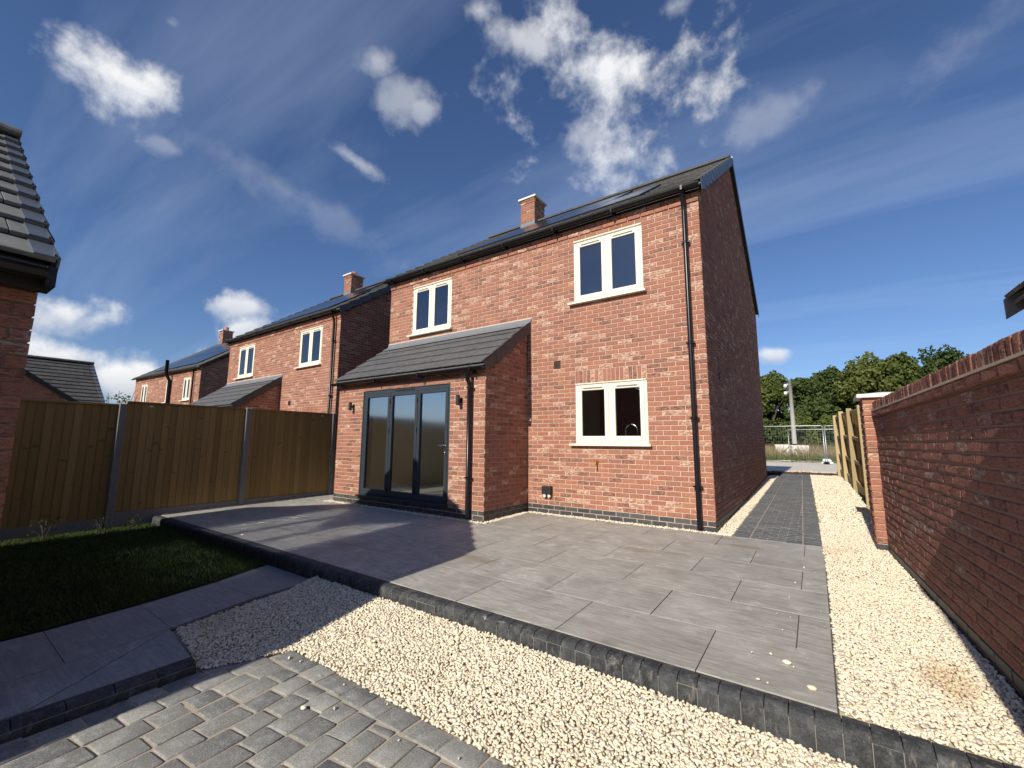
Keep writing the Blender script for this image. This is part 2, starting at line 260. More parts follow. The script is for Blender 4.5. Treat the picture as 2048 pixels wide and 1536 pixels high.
# ------------------------------------------------------------------ mesh helpers
class MB:
    def __init__(s): s.v = []; s.f = []; s.m = []; s.r = []; s.mats = []; s.mi = 0; s.rv = 0.
    def use(s, m):
        if m not in s.mats: s.mats.append(m)
        s.mi = s.mats.index(m); return s
    def face(s, idx): s.f.append(tuple(idx)); s.m.append(s.mi); s.r.append(s.rv)
    def quad(s, *p):
        b = len(s.v); s.v += [tuple(x) for x in p]; s.face(range(b, b + len(p))); return s
    def box(s, lo, hi, M=None):
        (a, b, c), (d, e, f) = lo, hi
        P = [(a, b, c), (d, b, c), (d, e, c), (a, e, c), (a, b, f), (d, b, f), (d, e, f), (a, e, f)]
        if M is not None: P = [tuple(M @ Vector(p)) for p in P]
        k = len(s.v); s.v += P
        for q in ((0, 3, 2, 1), (4, 5, 6, 7), (0, 1, 5, 4), (1, 2, 6, 5), (2, 3, 7, 6), (3, 0, 4, 7)): s.face([k + i for i in q])
        return s
    def prism(s, poly, axis, a, b):
        """poly: 2D points; extruded along axis from a to b. axis 0: (y,z), 1: (x,z), 2: (x,y)"""
        def P(p, h): return {0: (h, p[0], p[1]), 1: (p[0], h, p[1]), 2: (p[0], p[1], h)}[axis]
        k = len(s.v); n = len(poly); s.v += [P(p, a) for p in poly] + [P(p, b) for p in poly]
        s.face([k + i for i in range(n)][::-1]); s.face([k + n + i for i in range(n)])
        for i in range(n): j = (i + 1) % n; s.face([k + i, k + j, k + n + j, k + n + i])
        return s
    def tube(s, path, r, n=10, cap=True):
        path = [Vector(p) for p in path]; rr = r if isinstance(r, (list, tuple)) else [r] * len(path); k = len(s.v)
        ref = None
        for i, p in enumerate(path):
            d = (path[min(i + 1, len(path) - 1)] - path[max(i - 1, 0)]).normalized()
            if ref is None or abs(d.dot(ref)) > .98: ref = Vector((0, 0, 1)) if abs(d.z) < .9 else Vector((1, 0, 0))
            a = d.cross(ref).normalized(); b = d.cross(a).normalized()
            for j in range(n): t = 2 * math.pi * j / n; s.v.append(tuple(p + (a * math.cos(t) + b * math.sin(t)) * rr[i]))
        for i in range(len(path) - 1):
            for j in range(n): s.face([k + i * n + j, k + i * n + (j + 1) % n, k + (i + 1) * n + (j + 1) % n, k + (i + 1) * n + j])
        if cap: s.face([k + j for j in range(n)]); s.face([k + (len(path) - 1) * n + j for j in range(n)][::-1])
        return s
    def lathe(s, c, prof, n=14):
        k = len(s.v)
        for (r, z) in prof:
            for j in range(n): t = 2 * math.pi * j / n; s.v.append((c[0] + r * math.cos(t), c[1] + r * math.sin(t), c[2] + z))
        for i in range(len(prof) - 1):
            for j in range(n): s.face([k + i * n + j, k + i * n + (j + 1) % n, k + (i + 1) * n + (j + 1) % n, k + (i + 1) * n + j])
        s.face([k + (len(prof) - 1) * n + j for j in range(n)]); s.face([k + j for j in range(n)][::-1]); return s
    def chamfer(s, x0, x1, z0, z1, d, c, M, jit=0.):
        """a brick seen from its face: local x along the wall, -y out of the wall, z up; face at y=-d"""
        k = len(s.v); J = (lambda: random.uniform(-jit, jit)) if jit else (lambda: 0.)
        for (yy, i) in ((.012, 0), (-d + c, 0), (-d, c)):
            for (x, z) in ((x0 + i, z0 + i), (x1 - i, z0 + i), (x1 - i, z1 - i), (x0 + i, z1 - i)): s.v.append(tuple(M @ Vector((x + J(), yy + J(), z + J()))))
        for a in (0, 4):
            for i in range(4): j = (i + 1) % 4; s.face([k + a + i, k + a + j, k + a + 4 + j, k + a + 4 + i])
        s.face([k + 8, k + 9, k + 10, k + 11]); return s
    def mesh(s, name, smooth=False):
        me = bpy.data.meshes.new(name); me.from_pydata(s.v, [], s.f)
        for m in s.mats: me.materials.append(m)
        if s.f:
            me.polygons.foreach_set('material_index', s.m)
            at = me.attributes.new('rnd', 'FLOAT', 'FACE'); at.data.foreach_set('value', s.r)
            if smooth: me.polygons.foreach_set('use_smooth', [True] * len(s.f))
        me.update(); return me
    def build(s, name, parent=None, smooth=False, mat=None):
        if mat is not None and not s.mats: s.mats.append(mat)
        return link(name, s.mesh(name, smooth), parent)
def link(name, data, parent=None, M=None):
    o = bpy.data.objects.new(name, data); COL.objects.link(o)
    if parent is not None: o.parent = parent
    if M is not None: o.matrix_local = M
    return o
def tag(o, label=None, cat=None, group=None, kind=None):
    if label: o['label'] = label
    if cat: o['category'] = cat
    if group: o['group'] = group
    if kind: o['kind'] = kind
    return o
def thing(name, loc, label, cat, group=None, rz=0.):
    o = bpy.data.objects.new(name, None); COL.objects.link(o); o.location = loc; o.rotation_euler.z = rz; o.empty_display_size = .2
    return tag(o, label, cat, group)
def bm_box(name, lo, hi, mat, parent=None, bevel=0.):
    mb = MB().use(mat); mb.box(lo, hi)
    me = mb.mesh(name)
    if bevel: bev(me, bevel)
    return link(name, me, parent)
def bev(me, w, seg=2):
    bm = bmesh.new(); bm.from_mesh(me); bmesh.ops.bevel(bm, geom=bm.edges[:], offset=w, segments=seg, affect='EDGES', profile=.6); bm.to_mesh(me); bm.free()
def MX(o, x, y=None):
    """frame: local x along x, local -y = outward normal, z up, at point o"""
    x = Vector(x).normalized(); z = Vector((0, 0, 1)); yv = z.cross(x)
    return Matrix(((x[0], yv[0], z[0], o[0]), (x[1], yv[1], z[1], o[1]), (x[2], yv[2], z[2], o[2]), (0, 0, 0, 1)))
def children_copy(src, dst, skip=()):
    for ch in list(src.children):
        if ch.name.split('.')[0] in skip: continue
        c = ch.copy(); COL.objects.link(c); c.parent = dst
        children_copy(ch, c)
# ---------- brickwork
BW, BH, JT = .225, .075, .010
def courses(L, z_lo, z_hi, holes=(), zref=.15, phase=0, lo=None, hi=None):
    """running bond. returns [(u0,u1,z0,z1)] ; holes (u0,u1,z0,z1); lo/hi(z) limit a course at a roof slope"""
    out = []; n0 = round((z_lo - zref) / BH); n1 = round((z_hi - zref) / BH)
    for n in range(n0, n1):
        z0 = zref + n * BH; zm = z0 + .5 * BH
        a = lo(z0 + BH) if lo else 0.; b = hi(z0 + BH) if hi else L
        if b - a < .05: continue
        cuts = sorted([(max(a, h[0]), min(b, h[1])) for h in holes if h[2] < zm < h[3] and h[1] > a and h[0] < b])
        segs = []; x = a
        for c in cuts:
            if c[0] > x: segs.append((x, c[0]))
            x = max(x, c[1])
        if x < b: segs.append((x, b))
        off = (.1125 if (n + phase) % 2 else 0.)
        for (s0, s1) in segs:
            k = math.floor((s0 + off) / BW)
            while k * BW - off < s1 - 1e-6:
                u0 = max(s0, k * BW - off); u1 = min(s1, (k + 1) * BW - off); k += 1
                g0 = 0 if abs(u0 - s0) < 1e-6 and s0 == a else JT / 2; g1 = 0 if abs(u1 - s1) < 1e-6 and s1 == b else JT / 2
                if u1 - u0 - g0 - g1 > .022: out.append((u0 + g0, u1 - g1, z0 + JT / 2, z0 + BH - JT / 2))
    return out
def core(mb, M, L, z0, z1, holes, th=.29, rec=.007):
    us = sorted({.0095, L - .0095, *[min(max(h[0], .0095), L - .0095) for h in holes], *[min(max(h[1], .0095), L - .0095) for h in holes]}); zs = sorted({z0, z1, *[min(max(h[2], z0), z1) for h in holes], *[min(max(h[3], z0), z1) for h in holes]})
    for i in range(len(us) - 1):
        for j in range(len(zs) - 1):
            um, zm = (us[i] + us[i + 1]) / 2, (zs[j] + zs[j + 1]) / 2
            if any(h[0] < um < h[1] and h[2] < zm < h[3] for h in holes): continue
            mb.box((us[i], rec, zs[j]), (us[i + 1], th, zs[j + 1]), M)
_bm_cache = {}
def brick_mesh(w, h, d, c, mat, jit, var):
    key = (round(w, 3), round(h, 3), d, mat.name, var)
    if key not in _bm_cache:
        mb = MB().use(mat); mb.chamfer(-w / 2, w / 2, -h / 2, h / 2, d, c, Matrix.Identity(4), jit); _bm_cache[key] = mb.mesh('brick')
    return _bm_cache[key]
def lay(parent, walls, n_single, mat, name='brick', stuff='brickwork', chf=.004, d=0., jit=.0015, world=Matrix.Identity(4), solid=None):
    """walls: [(M, bricks, d)]. The n_single nearest to the camera become objects, the rest one joined part. world: frame of the parent"""
    allb = [(M, b, dd) for (M, bs, dd) in walls for b in bs]
    def key(q):
        M, b, dd = q; c = world @ M @ Vector(((b[0] + b[1]) / 2, -dd, (b[2] + b[3]) / 2)); nrm = (world.to_3x3() @ M.to_3x3()) @ Vector((0, -1, 0)); v = CAM - c
        f = max(.001, nrm.dot(v.normalized())); vis = 1 if abs((_rot.transposed() @ -v)[0]) < 1.22 * (_rot.transposed() @ -v)[1] else .05
        return -f * vis * (b[1] - b[0]) / v.length_squared
    allb.sort(key=key)
    for (M, b, dd) in allb[:n_single]:
        me = brick_mesh(b[1] - b[0], b[3] - b[2], dd, chf, mat, jit, random.randint(0, 3))
        link(name, me, parent, M @ Matrix.Translation(((b[0] + b[1]) / 2, 0, (b[2] + b[3]) / 2)))
    mb = MB().use(mat)
    for (M, b, dd) in allb[n_single:]:
        mb.rv = random.random(); mb.chamfer(b[0], b[1], b[2], b[3], dd, chf, M, jit)
    if mb.f: tag(mb.build(stuff, parent), kind='stuff')
    if solid is not None:
        mb2 = MB().use(mat)
        for (M, b, dd) in allb: mb2.rv = random.random(); mb2.chamfer(b[0], b[1], b[2], b[3], dd, chf, M, jit)
        solid.append((stuff, mb2.mesh(stuff)))
def slope_tiles(parent, x0, x1, ncol, y0, z0, y1, z1, nrow, mat, singles=True, name='roof_tile', th=.018, keep=None, coll=None):
    """courses of flat interlocking tiles from the eave (y0,z0) to the ridge (y1,z1), running along x"""
    L = math.hypot(y1 - y0, z1 - z0); g = L / nrow; wd = (x1 - x0) / ncol; ang = math.atan2(z1 - z0, y1 - y0); tilt = math.atan2(th * 1.15, g)
    meshes = []
    for v in range(3):
        mb = MB().use(mat); w2 = wd / 2 - .003
        mb.box((-w2, 0, 0), (w2, g + .07, th)); me = mb.mesh(name); bev(me, .0035, 1); meshes.append(me)
    whole = MB().use(mat)
    for i in range(nrow):
        for j in range(-1 if i % 2 else 0, ncol):
            xa = x0 + wd * (j + (.5 if i % 2 else 0)); xb = xa + wd
            if xb < x0 + .02 or xa > x1 - .02: continue
            xa, xb = max(xa, x0), min(xb, x1)
            if keep and not keep((xa + xb) / 2, i): continue
            s = g * i; M = Matrix.Translation(((xa + xb) / 2, y0 + math.cos(ang) * s, z0 + math.sin(ang) * s)) @ Matrix.Rotation(ang, 4, 'X') @ Matrix.Rotation(-tilt + random.uniform(-.004, .004), 4, 'X') @ Matrix.Translation((0, 0, th * .9 + random.uniform(0, .002)))
            M = M @ Matrix.Diagonal(((xb - xa) / wd, 1, 1, 1))
            if singles: link(name, meshes[(i * 7 + j) % 3], parent, M)
            whole.rv = random.random(); w2 = wd / 2 - .003; whole.box((-w2, 0, 0), (w2, g + .07, th), M)
    if not singles: return tag(whole.build(name + 's', parent), kind='stuff')
    if coll is not None: coll.append((name + 's', whole.mesh(name)))
# ------------------------------------------------------------------ setting: levels
def gz(y): return .0125 * y if y < 0 else min(.25, .25 * y / 7.5)
def sheet(name, poly, z, mat, label=None, kind='structure', parent=None):
    mb = MB().use(mat); mb.quad(*[(x, y, z(x, y) if callable(z) else z) for (x, y) in poly]); o = mb.build(name, parent)
    if parent is None: tag(o, label, None, None, kind)
    return o
gm = MB().use(GROUND); ys = [-900, -14, -4.3, -2, 0, 3, 7.5, 12, 40, 900]; zs = [-.36, -.36, -.36, -.2, -.12, -.02, .16, .19, .19, .19]
for i in range(len(ys) - 1):
    for a, b in ((-900, -9), (-9, 3), (3, 900)): gm.quad((a, ys[i], zs[i]), (b, ys[i], zs[i]), (b, ys[i + 1], zs[i + 1]), (a, ys[i + 1], zs[i + 1]))
tag(gm.build('ground'), 'rough earth ground under and beyond the houses', kind='structure')
# ------------------------------------------------------------------ paving
def inside(poly, X, Y):
    r = np.zeros(len(X), bool); n = len(poly)
    for i in range(n):
        x0, y0 = poly[i]; x1, y1 = poly[(i + 1) % n]
        c = ((y0 > Y) != (y1 > Y)); r ^= c & (X < (x1 - x0) * (Y - y0) / (y1 - y0 + 1e-12) + x0)
    return r
bed = MB().use(simple('grout_dark', (.075, .07, .062), .95, .2, 30))
bed.quad((-8.16, -3.94, gz(-3.94) - .007), (-3.0, -3.94, gz(-3.94) - .007), (-3.0, -1.2, gz(-1.2) - .007), (-8.16, -1.2, gz(-1.2) - .007))
bed.quad((-3.0, -3.94, gz(-3.94) - .007), (1.21, -3.94, gz(-3.94) - .007), (1.21, -.06, gz(-.06) - .007), (-3.0, -.06, gz(-.06) - .007))
bed.quad((-8.16, -1.2, gz(-1.2) - .007), (-7.25, -1.2, gz(-1.2) - .007), (-7.25, 3, -.007), (-8.16, 3, -.007))
patio = tag(bed.build('patio'), 'grey porcelain patio behind the nearest house', kind='structure')
rows = [-3.93 + .64 * i for i in range(12)]
zones = [(-3.02, 1.205, -3.93, -.115), (.215, 1.205, -.115, -.075), (-8.14, -3.02, -3.93, -1.385), (-8.14, -7.275, -1.385, 2.8)]
for i in range(len(rows) - 1):
    off = .555 if i % 2 == 0 else .10
    for k in range(-12, 3):
        xa, xb = off + .917 * (k - 1), off + .917 * k; dz = random.uniform(-.0012, .0012)
        for (a, b, c, d) in zones:
            x0, x1, y0, y1 = max(xa, a) + .0033, min(xb, b) - .0033, max(rows[i], c) + .0033, min(rows[i + 1], d) - .0033
            if x1 - x0 < .03 or y1 - y0 < .015: continue
            mb = MB().use(SLAB); P = [(x0, y0), (x1, y0), (x1, y1), (x0, y1)]; n = 4
            mb.v = [(x, y, gz(y) - .02) for x, y in P] + [(x, y, gz(y) + dz - .0006) for x, y in P] + [(x + (.001 if x == x0 else -.001), y + (.001 if y == y0 else -.001), gz(y) + dz) for x, y in P]
            for q in range(4):
                j = (q + 1) % 4; mb.face((q, j, 4 + j, 4 + q)); mb.face((4 + q, 4 + j, 8 + j, 8 + q))
            mb.face((8, 9, 10, 11)); mb.build('paving_slab', patio)
# kerb in front of the patio
kb = bm_box('kerb', (-8.14, -4.0425, -.30), (2.6, -3.942, -.086), mortar_mat('kerb_joint', (.24, .225, .20)))
tag(kb, 'row of charcoal kerb blocks along the front edge of the patio', kind='structure')
kms = []
for v in range(5):
    J = lambda: random.uniform(-.0012, .0012)
    pr = [(-3.937, -.30), (-3.937, -.054 + J()), (-4.000, -.052 + J()), (-4.022, -.058 + J()), (-4.038, -.072 + J()), (-4.045, -.092 + J()), (-4.047, -.30)]
    mb = MB().use(KERB); mb.prism(pr, 0, .0016, .1032); me = mb.mesh('kerb_block'); bev(me, .0018, 1); kms.append(me)
x = -8.13; i = 0
while x < 2.5:
    o = link('kerb_block', kms[random.randint(0, 4)], kb, Matrix.Translation((x, random.uniform(-.0012, .0012), random.uniform(-.0012, .0012)))); x += .105; i += 1
# lower paving of tumbled blocks
PZ = -.27
pv = sheet('block_paving', [(-2.22, -9.5), (3, -9.5), (3, -4.87), (-1.93, -4.87), (-2.22, -5.36)], PZ - .007, mortar_mat('paver_sand', (.44, .375, .29)), 'grey tumbled block paving in the lower front corner')
pcache = {}
def paver(L, W, v, mat=PAVER, h=.05, r=.0085, tag_=''):
    k = (L, W, v, mat.name)
    if k not in pcache:
        bm = bmesh.new(); rr = random.Random(hash(k) & 0xffff); bmesh.ops.create_cube(bm, size=1)
        for q in bm.verts: q.co = Vector((q.co.x * (W - .011), q.co.y * (L - .011), q.co.z * h - h / 2)) + Vector((rr.uniform(-.004, .004), rr.uniform(-.004, .004), rr.uniform(-.002, .002)))
        bmesh.ops.bevel(bm, geom=bm.edges[:], offset=r, segments=2, affect='EDGES', profile=.55)
        for q in bm.verts: q.co += Vector((rr.uniform(-.003, .003), rr.uniform(-.003, .003), rr.uniform(-.0018, .0012)))
        me = bpy.data.meshes.new('paving_block'); bm.to_mesh(me); bm.free(); me.materials.append(mat)
        for p in me.polygons: p.use_smooth = True
        pcache[k] = me
    return pcache[k]
def in_view(p, m=1.15):
    d = _rot.transposed() @ (Vector(p) - CAM); return d[1] > .2 and abs(d[0]) < m * 1.2 * d[1] and abs(d[2]) < m * .9 * d[1]
pr_ = random.Random(3)
x = -2.03
while x < 1.2:                                    # border course beside the gravel
    L = pr_.choice((.16, .2, .2, .24))
    link('paving_block', paver(.158, L, pr_.randint(0, 3)), pv, Matrix.Translation((x + L / 2, -4.938, PZ + pr_.uniform(-.003, .003))) @ Matrix.Rotation(pr_.uniform(-.012, .012), 4, 'Z')); x += L
ang = math.atan2(.105, .995)
for k in range(-4, 20):                           # field courses
    s = pr_.choice((0, -.06, -.12))
    while s < 2.6:
        L = pr_.choice((.18, .18, .21, .15, .24)); c = s + L / 2; s += L
        if c - L / 2 < -.02: 
            L2 = L + (c - L / 2); 
            if L2 < .05: s = 0; continue
            c = L2 / 2; L = round(L2, 2)
        px, py = -2.06 + .161 * k + .105 * c, -5.022 - .995 * c
        if px < -2.26 or not in_view((px, py, PZ)): continue
        link('paving_block', paver(L, .16, pr_.randint(0, 4)), pv, Matrix.Translation((px, py, PZ + pr_.uniform(-.004, .003))) @ Matrix.Rotation(ang + pr_.uniform(-.015, .015), 4, 'Z'))
# slab path by the lawn, with its own low kerb
sp = sheet('slab_path', [(-4.1, -4.05), (-3.12, -4.05), (-2.92, -5.33), (-2.30, -5.39), (-2.30, -6.25), (-2.30, -7.2), (-3.62, -7.2), (-3.64, -5.9), (-3.72, -5.3)], -.205, bpy.data.materials['grout_dark'], 'grey slab path between the lawn and the gravel')
def poly_slab(P, z, mat, parent, name='paving_slab', th=.03):
    c = [sum(p[i] for p in P) / len(P) for i in (0, 1)]; Z = z if isinstance(z, (list, tuple)) else [z] * len(P)
    P = [(x + (c[0] - x) * .006, y + (c[1] - y) * .006) for x, y in P]; n = len(P); mb = MB().use(mat)
    mb.v = [(x, y, zz - th) for (x, y), zz in zip(P, Z)] + [(x, y, zz) for (x, y), zz in zip(P, Z)]
    for q in range(n): j = (q + 1) % n; mb.face((q, j, n + j, n + q))
    mb.face(range(n, 2 * n)); return mb.build(name, parent)
for P in ([(-4.09, -4.06), (-3.13, -4.06), (-3.10, -4.65), (-3.86, -4.68)], [(-3.86, -4.68), (-3.10, -4.65), (-2.93, -5.32), (-3.71, -5.31)], [(-3.71, -5.31), (-2.93, -5.32), (-2.83, -5.91), (-3.625, -5.9)],
          [(-3.625, -5.9), (-2.83, -5.91), (-2.75, -6.9), (-3.6, -6.9)], [(-2.925, -5.33), (-2.315, -6.14), (-2.315, -6.9), (-2.75, -6.9), (-2.83, -5.91)]): poly_slab(P, -.19, SLAB_P, sp)
poly_slab([(-2.92, -5.335), (-2.31, -5.40), (-2.31, -6.14)], [-.192, -.200, -.194], SLAB_P, sp)
kb2 = bm_box('path_kerb', (-2.298, -7.2, -.34), (-2.215, -5.41, -.225), bpy.data.materials['kerb_joint']); kb2.rotation_euler.z = 0
tag(kb2, 'low dark kerb between the slab path and the block paving', kind='structure')
for i in range(9):
    y = -5.40 - .2 * i; mb = MB().use(KERB); xo = -2.305
    mb.prism([(xo, -.34), (xo, -.195), (xo + .055, -.198), (xo + .085, -.215), (xo + .098, -.25), (xo + .1, -.34)], 1, y - .196, y); me = mb.mesh('kerb_block'); bev(me, .003, 1); link('kerb_block', me, kb2)
# side path of small dark blocks running along the gable
def path_l(y): return .205 + .004 * y
def path_r(y): return 1.195 - .019 * max(y, 0)
side = MB().use(bpy.data.materials['paver_sand'])
for a, b in ((-.075, 3), (3, 7.5), (7.5, 10.35)): side.quad((path_l(a), a, gz(a) - .006), (path_r(a), a, gz(a) - .006), (path_r(b), b, gz(b) - .006), (path_l(b), b, gz(b) - .006))
side = tag(side.build('side_path'), 'dark block path running beside the gable of the nearest house', kind='structure')
far = MB().use(PATHB); pm = {}
y = -.07; i = 0
while y < 10.3:
    a, b = path_l(y), path_r(y); cells = [(a, a + .2), (b - .2, b)]; off = (.1 if i % 2 else 0); x = a + .205 - off
    while x < b - .21:
        x0, x1 = max(x, a + .205), min(x + .2, b - .205); x += .2
        if x1 - x0 > .03: cells.append((x0, x1))
    dy = .102
    for (x0, x1) in cells:
        z = gz(y + .05) + random.uniform(-.0015, .0015)
        if y < 4.4:
            k = (round(x1 - x0, 2), random.randint(0, 2))
            if k not in pm:
                mb = MB().use(PATHB); w2 = (x1 - x0) / 2 - .0025; mb.box((-w2, -.0485, -.03), (w2, .0485, 0)); me = mb.mesh('paving_block'); bev(me, .005, 1); pm[k] = me
            link('paving_block', pm[k], side, Matrix.Translation(((x0 + x1) / 2, y + .05, z)))
        else: far.rv = random.random(); far.box((x0 + .0025, y + .002, z - .03), (x1 - .0025, y + .1, z))
    y += dy; i += 1
tag(far.build('paving_blocks', side), kind='stuff')
# ------------------------------------------------------------------ gravel
def ico(sub):
    bm = bmesh.new(); bmesh.ops.create_icosphere(bm, subdivisions=sub, radius=1); bm.verts.ensure_lookup_table()
    v = np.array([q.co[:] for q in bm.verts]); f = np.array([[q.index for q in p.verts] for p in bm.faces]); bm.free(); return v, f
ICO = {1: ico(1), 2: ico(2)}
def stones(name, poly, spacing, rad, zf, sub, label, layers=1.0, seed=1, smooth=True):
    g = np.random.default_rng(seed); P = np.array(poly); lo, hi = P.min(0), P.max(0)
    xs, ys_ = np.meshgrid(np.arange(lo[0], hi[0], spacing), np.arange(lo[1], hi[1], spacing)); n = xs.size
    X = xs.ravel() + g.uniform(-.5, .5, n) * spacing; Y = ys_.ravel() + g.uniform(-.5, .5, n) * spacing; k = inside(poly, X, Y); X, Y = X[k], Y[k]; n = len(X)
    v0, f0 = ICO[sub]; shapes = []
    for _ in range(10):
        d = v0 * (1 + .0 * v0[:, :1]); 
        for _k in range(7):
            nn = g.normal(size=3); nn /= np.linalg.norm(nn); h = g.uniform(.42, .78); q = d @ nn; d = d - np.outer(np.maximum(q - h, 0), nn) * .97
        d = d / np.abs(d).max() + g.normal(size=d.shape) * (.13 if sub == 1 else .02); shapes.append(d)
    shapes = np.array(shapes); si = g.integers(0, 10, n); r = g.uniform(rad[0], rad[1], n) * np.where(g.random(n) < .10, 1.35, 1) * np.where(g.random(n) < .2, .75, 1)
    sc = np.stack([r * g.uniform(1.0, 1.55, n), r * g.uniform(.8, 1.1, n), r * g.uniform(.6, .9, n)], 1)
    a = g.uniform(0, 2 * np.pi, n); tx = g.normal(0, .35, n); ty = g.normal(0, .35, n)
    V = shapes[si] * sc[:, None, :]
    c, s = np.cos(tx), np.sin(tx); V = np.stack([V[..., 0], V[..., 1] * c[:, None] - V[..., 2] * s[:, None], V[..., 1] * s[:, None] + V[..., 2] * c[:, None]], -1)
    c, s = np.cos(ty), np.sin(ty); V = np.stack([V[..., 0] * c[:, None] + V[..., 2] * s[:, None], V[..., 1], -V[..., 0] * s[:, None] + V[..., 2] * c[:, None]], -1)
    c, s = np.cos(a), np.sin(a); V = np.stack([V[..., 0] * c[:, None] - V[..., 1] * s[:, None], V[..., 0] * s[:, None] + V[..., 1] * c[:, None], V[..., 2]], -1)
    Z = np.array([zf(x, y) for x, y in zip(X, Y)]) + g.uniform(-.011, .004, n) * (rad[1] / .018)
    V += np.stack([X, Y, Z], 1)[:, None, :]; m = len(v0); F = (f0[None] + (np.arange(n) * m)[:, None, None]).reshape(-1, 3)
    me = bpy.data.meshes.new(name); me.vertices.add(n * m); me.vertices.foreach_set('co', V.reshape(-1).astype(np.float32))
    me.loops.add(F.size); me.loops.foreach_set('vertex_index', F.reshape(-1).astype(np.int32)); me.polygons.add(len(F)); me.polygons.foreach_set('loop_start', np.arange(0, F.size, 3, dtype=np.int32))
    me.update(calc_edges=True); me.materials.append(STONE); at = me.attributes.new('rnd', 'FLOAT', 'FACE'); at.data.foreach_set('value', np.repeat(g.random(n), len(f0)).astype(np.float32))
    return tag(link(name, me), label, None, None, 'stuff')
def low_z(x, y):
    k0 = -.143 - .012 * max(0, x + 1.0) - .03 * max(0, x - .5); z = max(-.262, min(k0, k0 - (-4.06 - y) / .80 * (k0 + .262))); k = min(1, max(0, (-2.15 - x) / .5)); k = k * k * (3 - 2 * k)
    return max(z, z * (1 - k) + -.192 * k) + .006 * math.sin(5 * x) * math.sin(3.1 * y)
def wall_x(y): return 1.834 - (y + .136) * .047
lowpoly = [(-3.10, -4.055), (2.7, -4.055), (2.7, -4.868), (-2.0, -4.868), (-2.2, -5.37), (-2.27, -5.39), (-2.90, -5.31)]
gb = MB().use(GRAVBASE)

for i_ in range(58):
    for j_ in range(14):
        xa_, xb_, ya_, yb_ = -3.12 + .1 * i_, -3.02 + .1 * i_, -5.40 + .1 * j_, -5.30 + .1 * j_; yb_ = min(yb_, -4.04); ya_ = min(ya_, -4.04)
        if yb_ - ya_ < .001 or (yb_ < -4.88 and xa_ > -1.9 - (-4.88 - yb_) * .5) or xa_ < -3.14 + (-4.0 - yb_) * .155: continue
        gb.quad(*[(p, q, low_z(p, q) - .021) for p, q in ((xa_, ya_), (xb_, ya_), (xb_, yb_), (xa_, yb_))])
for a, b in ((-3.94, 0), (0, 3), (3, 7.5), (7.5, 10.3)): gb.quad((path_r(a) + .005, a, gz(a) - .018), (wall_x(a) + .12, a, gz(a) - .018), (wall_x(b) + .12, b, gz(b) - .018), (path_r(b) + .005, b, gz(b) - .018))
for (a, b, c, d) in ((-3.03, .21, -.118, .02), (-7.28, -3.03, -1.385, -1.25), (-3.15, -3.02, -1.25, -.118), (-8.22, -8.14, -3.9, 2.5)): gb.quad((a, c, gz(c) - .012), (b, c, gz(c) - .012), (b, d, gz(d) - .012), (a, d, gz(d) - .012))
for a, b in ((.02, 3), (3, 7.5), (7.5, 9)): gb.quad((-.02, a, gz(a) - .012), (path_l(a) - .003, a, gz(a) - .012), (path_l(b) - .003, b, gz(b) - .012), (-.02, b, gz(b) - .012))
tag(gb.build('gravel_bed'), 'packed bed under the cream gravel', kind='structure')
stones('gravel_strip', lowpoly, .0150, (.0080, .0140), low_z, 1, 'cream gravel strip in front of the dark kerb', seed=2)
pg = lambda x, y: gz(y)
stones('wall_gravel', [(1.215, -3.93), (wall_x(-3.9) - .01, -3.93), (wall_x(-1.5) - .01, -1.5), (1.215, -1.5)], .0150, (.0080, .0138), pg, 1, 'cream gravel between the patio and the garden wall, nearest part', seed=3)
stones('wall_gravel', [(1.215, -1.5), (wall_x(-1.5) - .01, -1.5), (1.80, .3), (1.75, 1.5), (1.17, 1.5), (1.195, 0)], .0185, (.009, .0145), pg, 1, 'cream gravel beside the brick pier and start of the side path', seed=4)
stones('wall_gravel', [(path_r(1.5) + .015, 1.5), (1.9, 1.5), (1.88, 5), (1.80, 10.2), (path_r(10.2) + .015, 10.2)], .034, (.016, .025), pg, 1, 'cream gravel along the timber fence far down the side path', seed=5)
stones('stray_chippings', [(.75, -3.9), (1.2, -3.9), (1.2, -.2), (1.12, -.2)], .27, (.005, .010), lambda x, y: gz(y) + .011, 1, 'few stray cream chippings along the right edge of the patio', seed=31)
stones('stray_chippings', [(-2.0, -5.25), (1.0, -5.1), (1.0, -4.88), (-1.9, -4.88)], .24, (.005, .010), lambda x, y: -.259, 1, 'stray cream chippings lying on the block paving border', seed=32)
for i, (P, lb) in enumerate((([(-3.02, -.115), (.2, -.115), (.2, -.003), (-3.13, -.003)], 'narrow cream gravel margin under the kitchen window'), ([(-7.27, -1.38), (-3.03, -1.38), (-3.03, -1.268), (-7.27, -1.268)], 'narrow cream gravel margin below the folding doors'),
                             ([(-3.13, -1.265), (-3.025, -1.265), (-3.025, -.12), (-3.13, -.12)], 'narrow cream gravel margin beside the extension return wall'), ([(.005, -.11), (path_l(0) - .01, -.11), (path_l(9) - .01, 9), (.005, 9)], 'cream gravel margin between the gable and the side path'),
                             ([(-8.2, -3.9), (-8.145, -3.9), (-8.145, 2), (-8.2, 2)], 'thin line of cream gravel at the foot of the board fence'), ([(-7.3, -1.45), (-7.1, -1.36), (-7.1, -1.27), (-7.35, -1.2)], 'small spill of cream gravel at the corner of the extension'))):
    stones('gravel_margin', P, .019, (.009, .015), lambda x, y: gz(y) + .006, 1, lb, seed=10 + i)
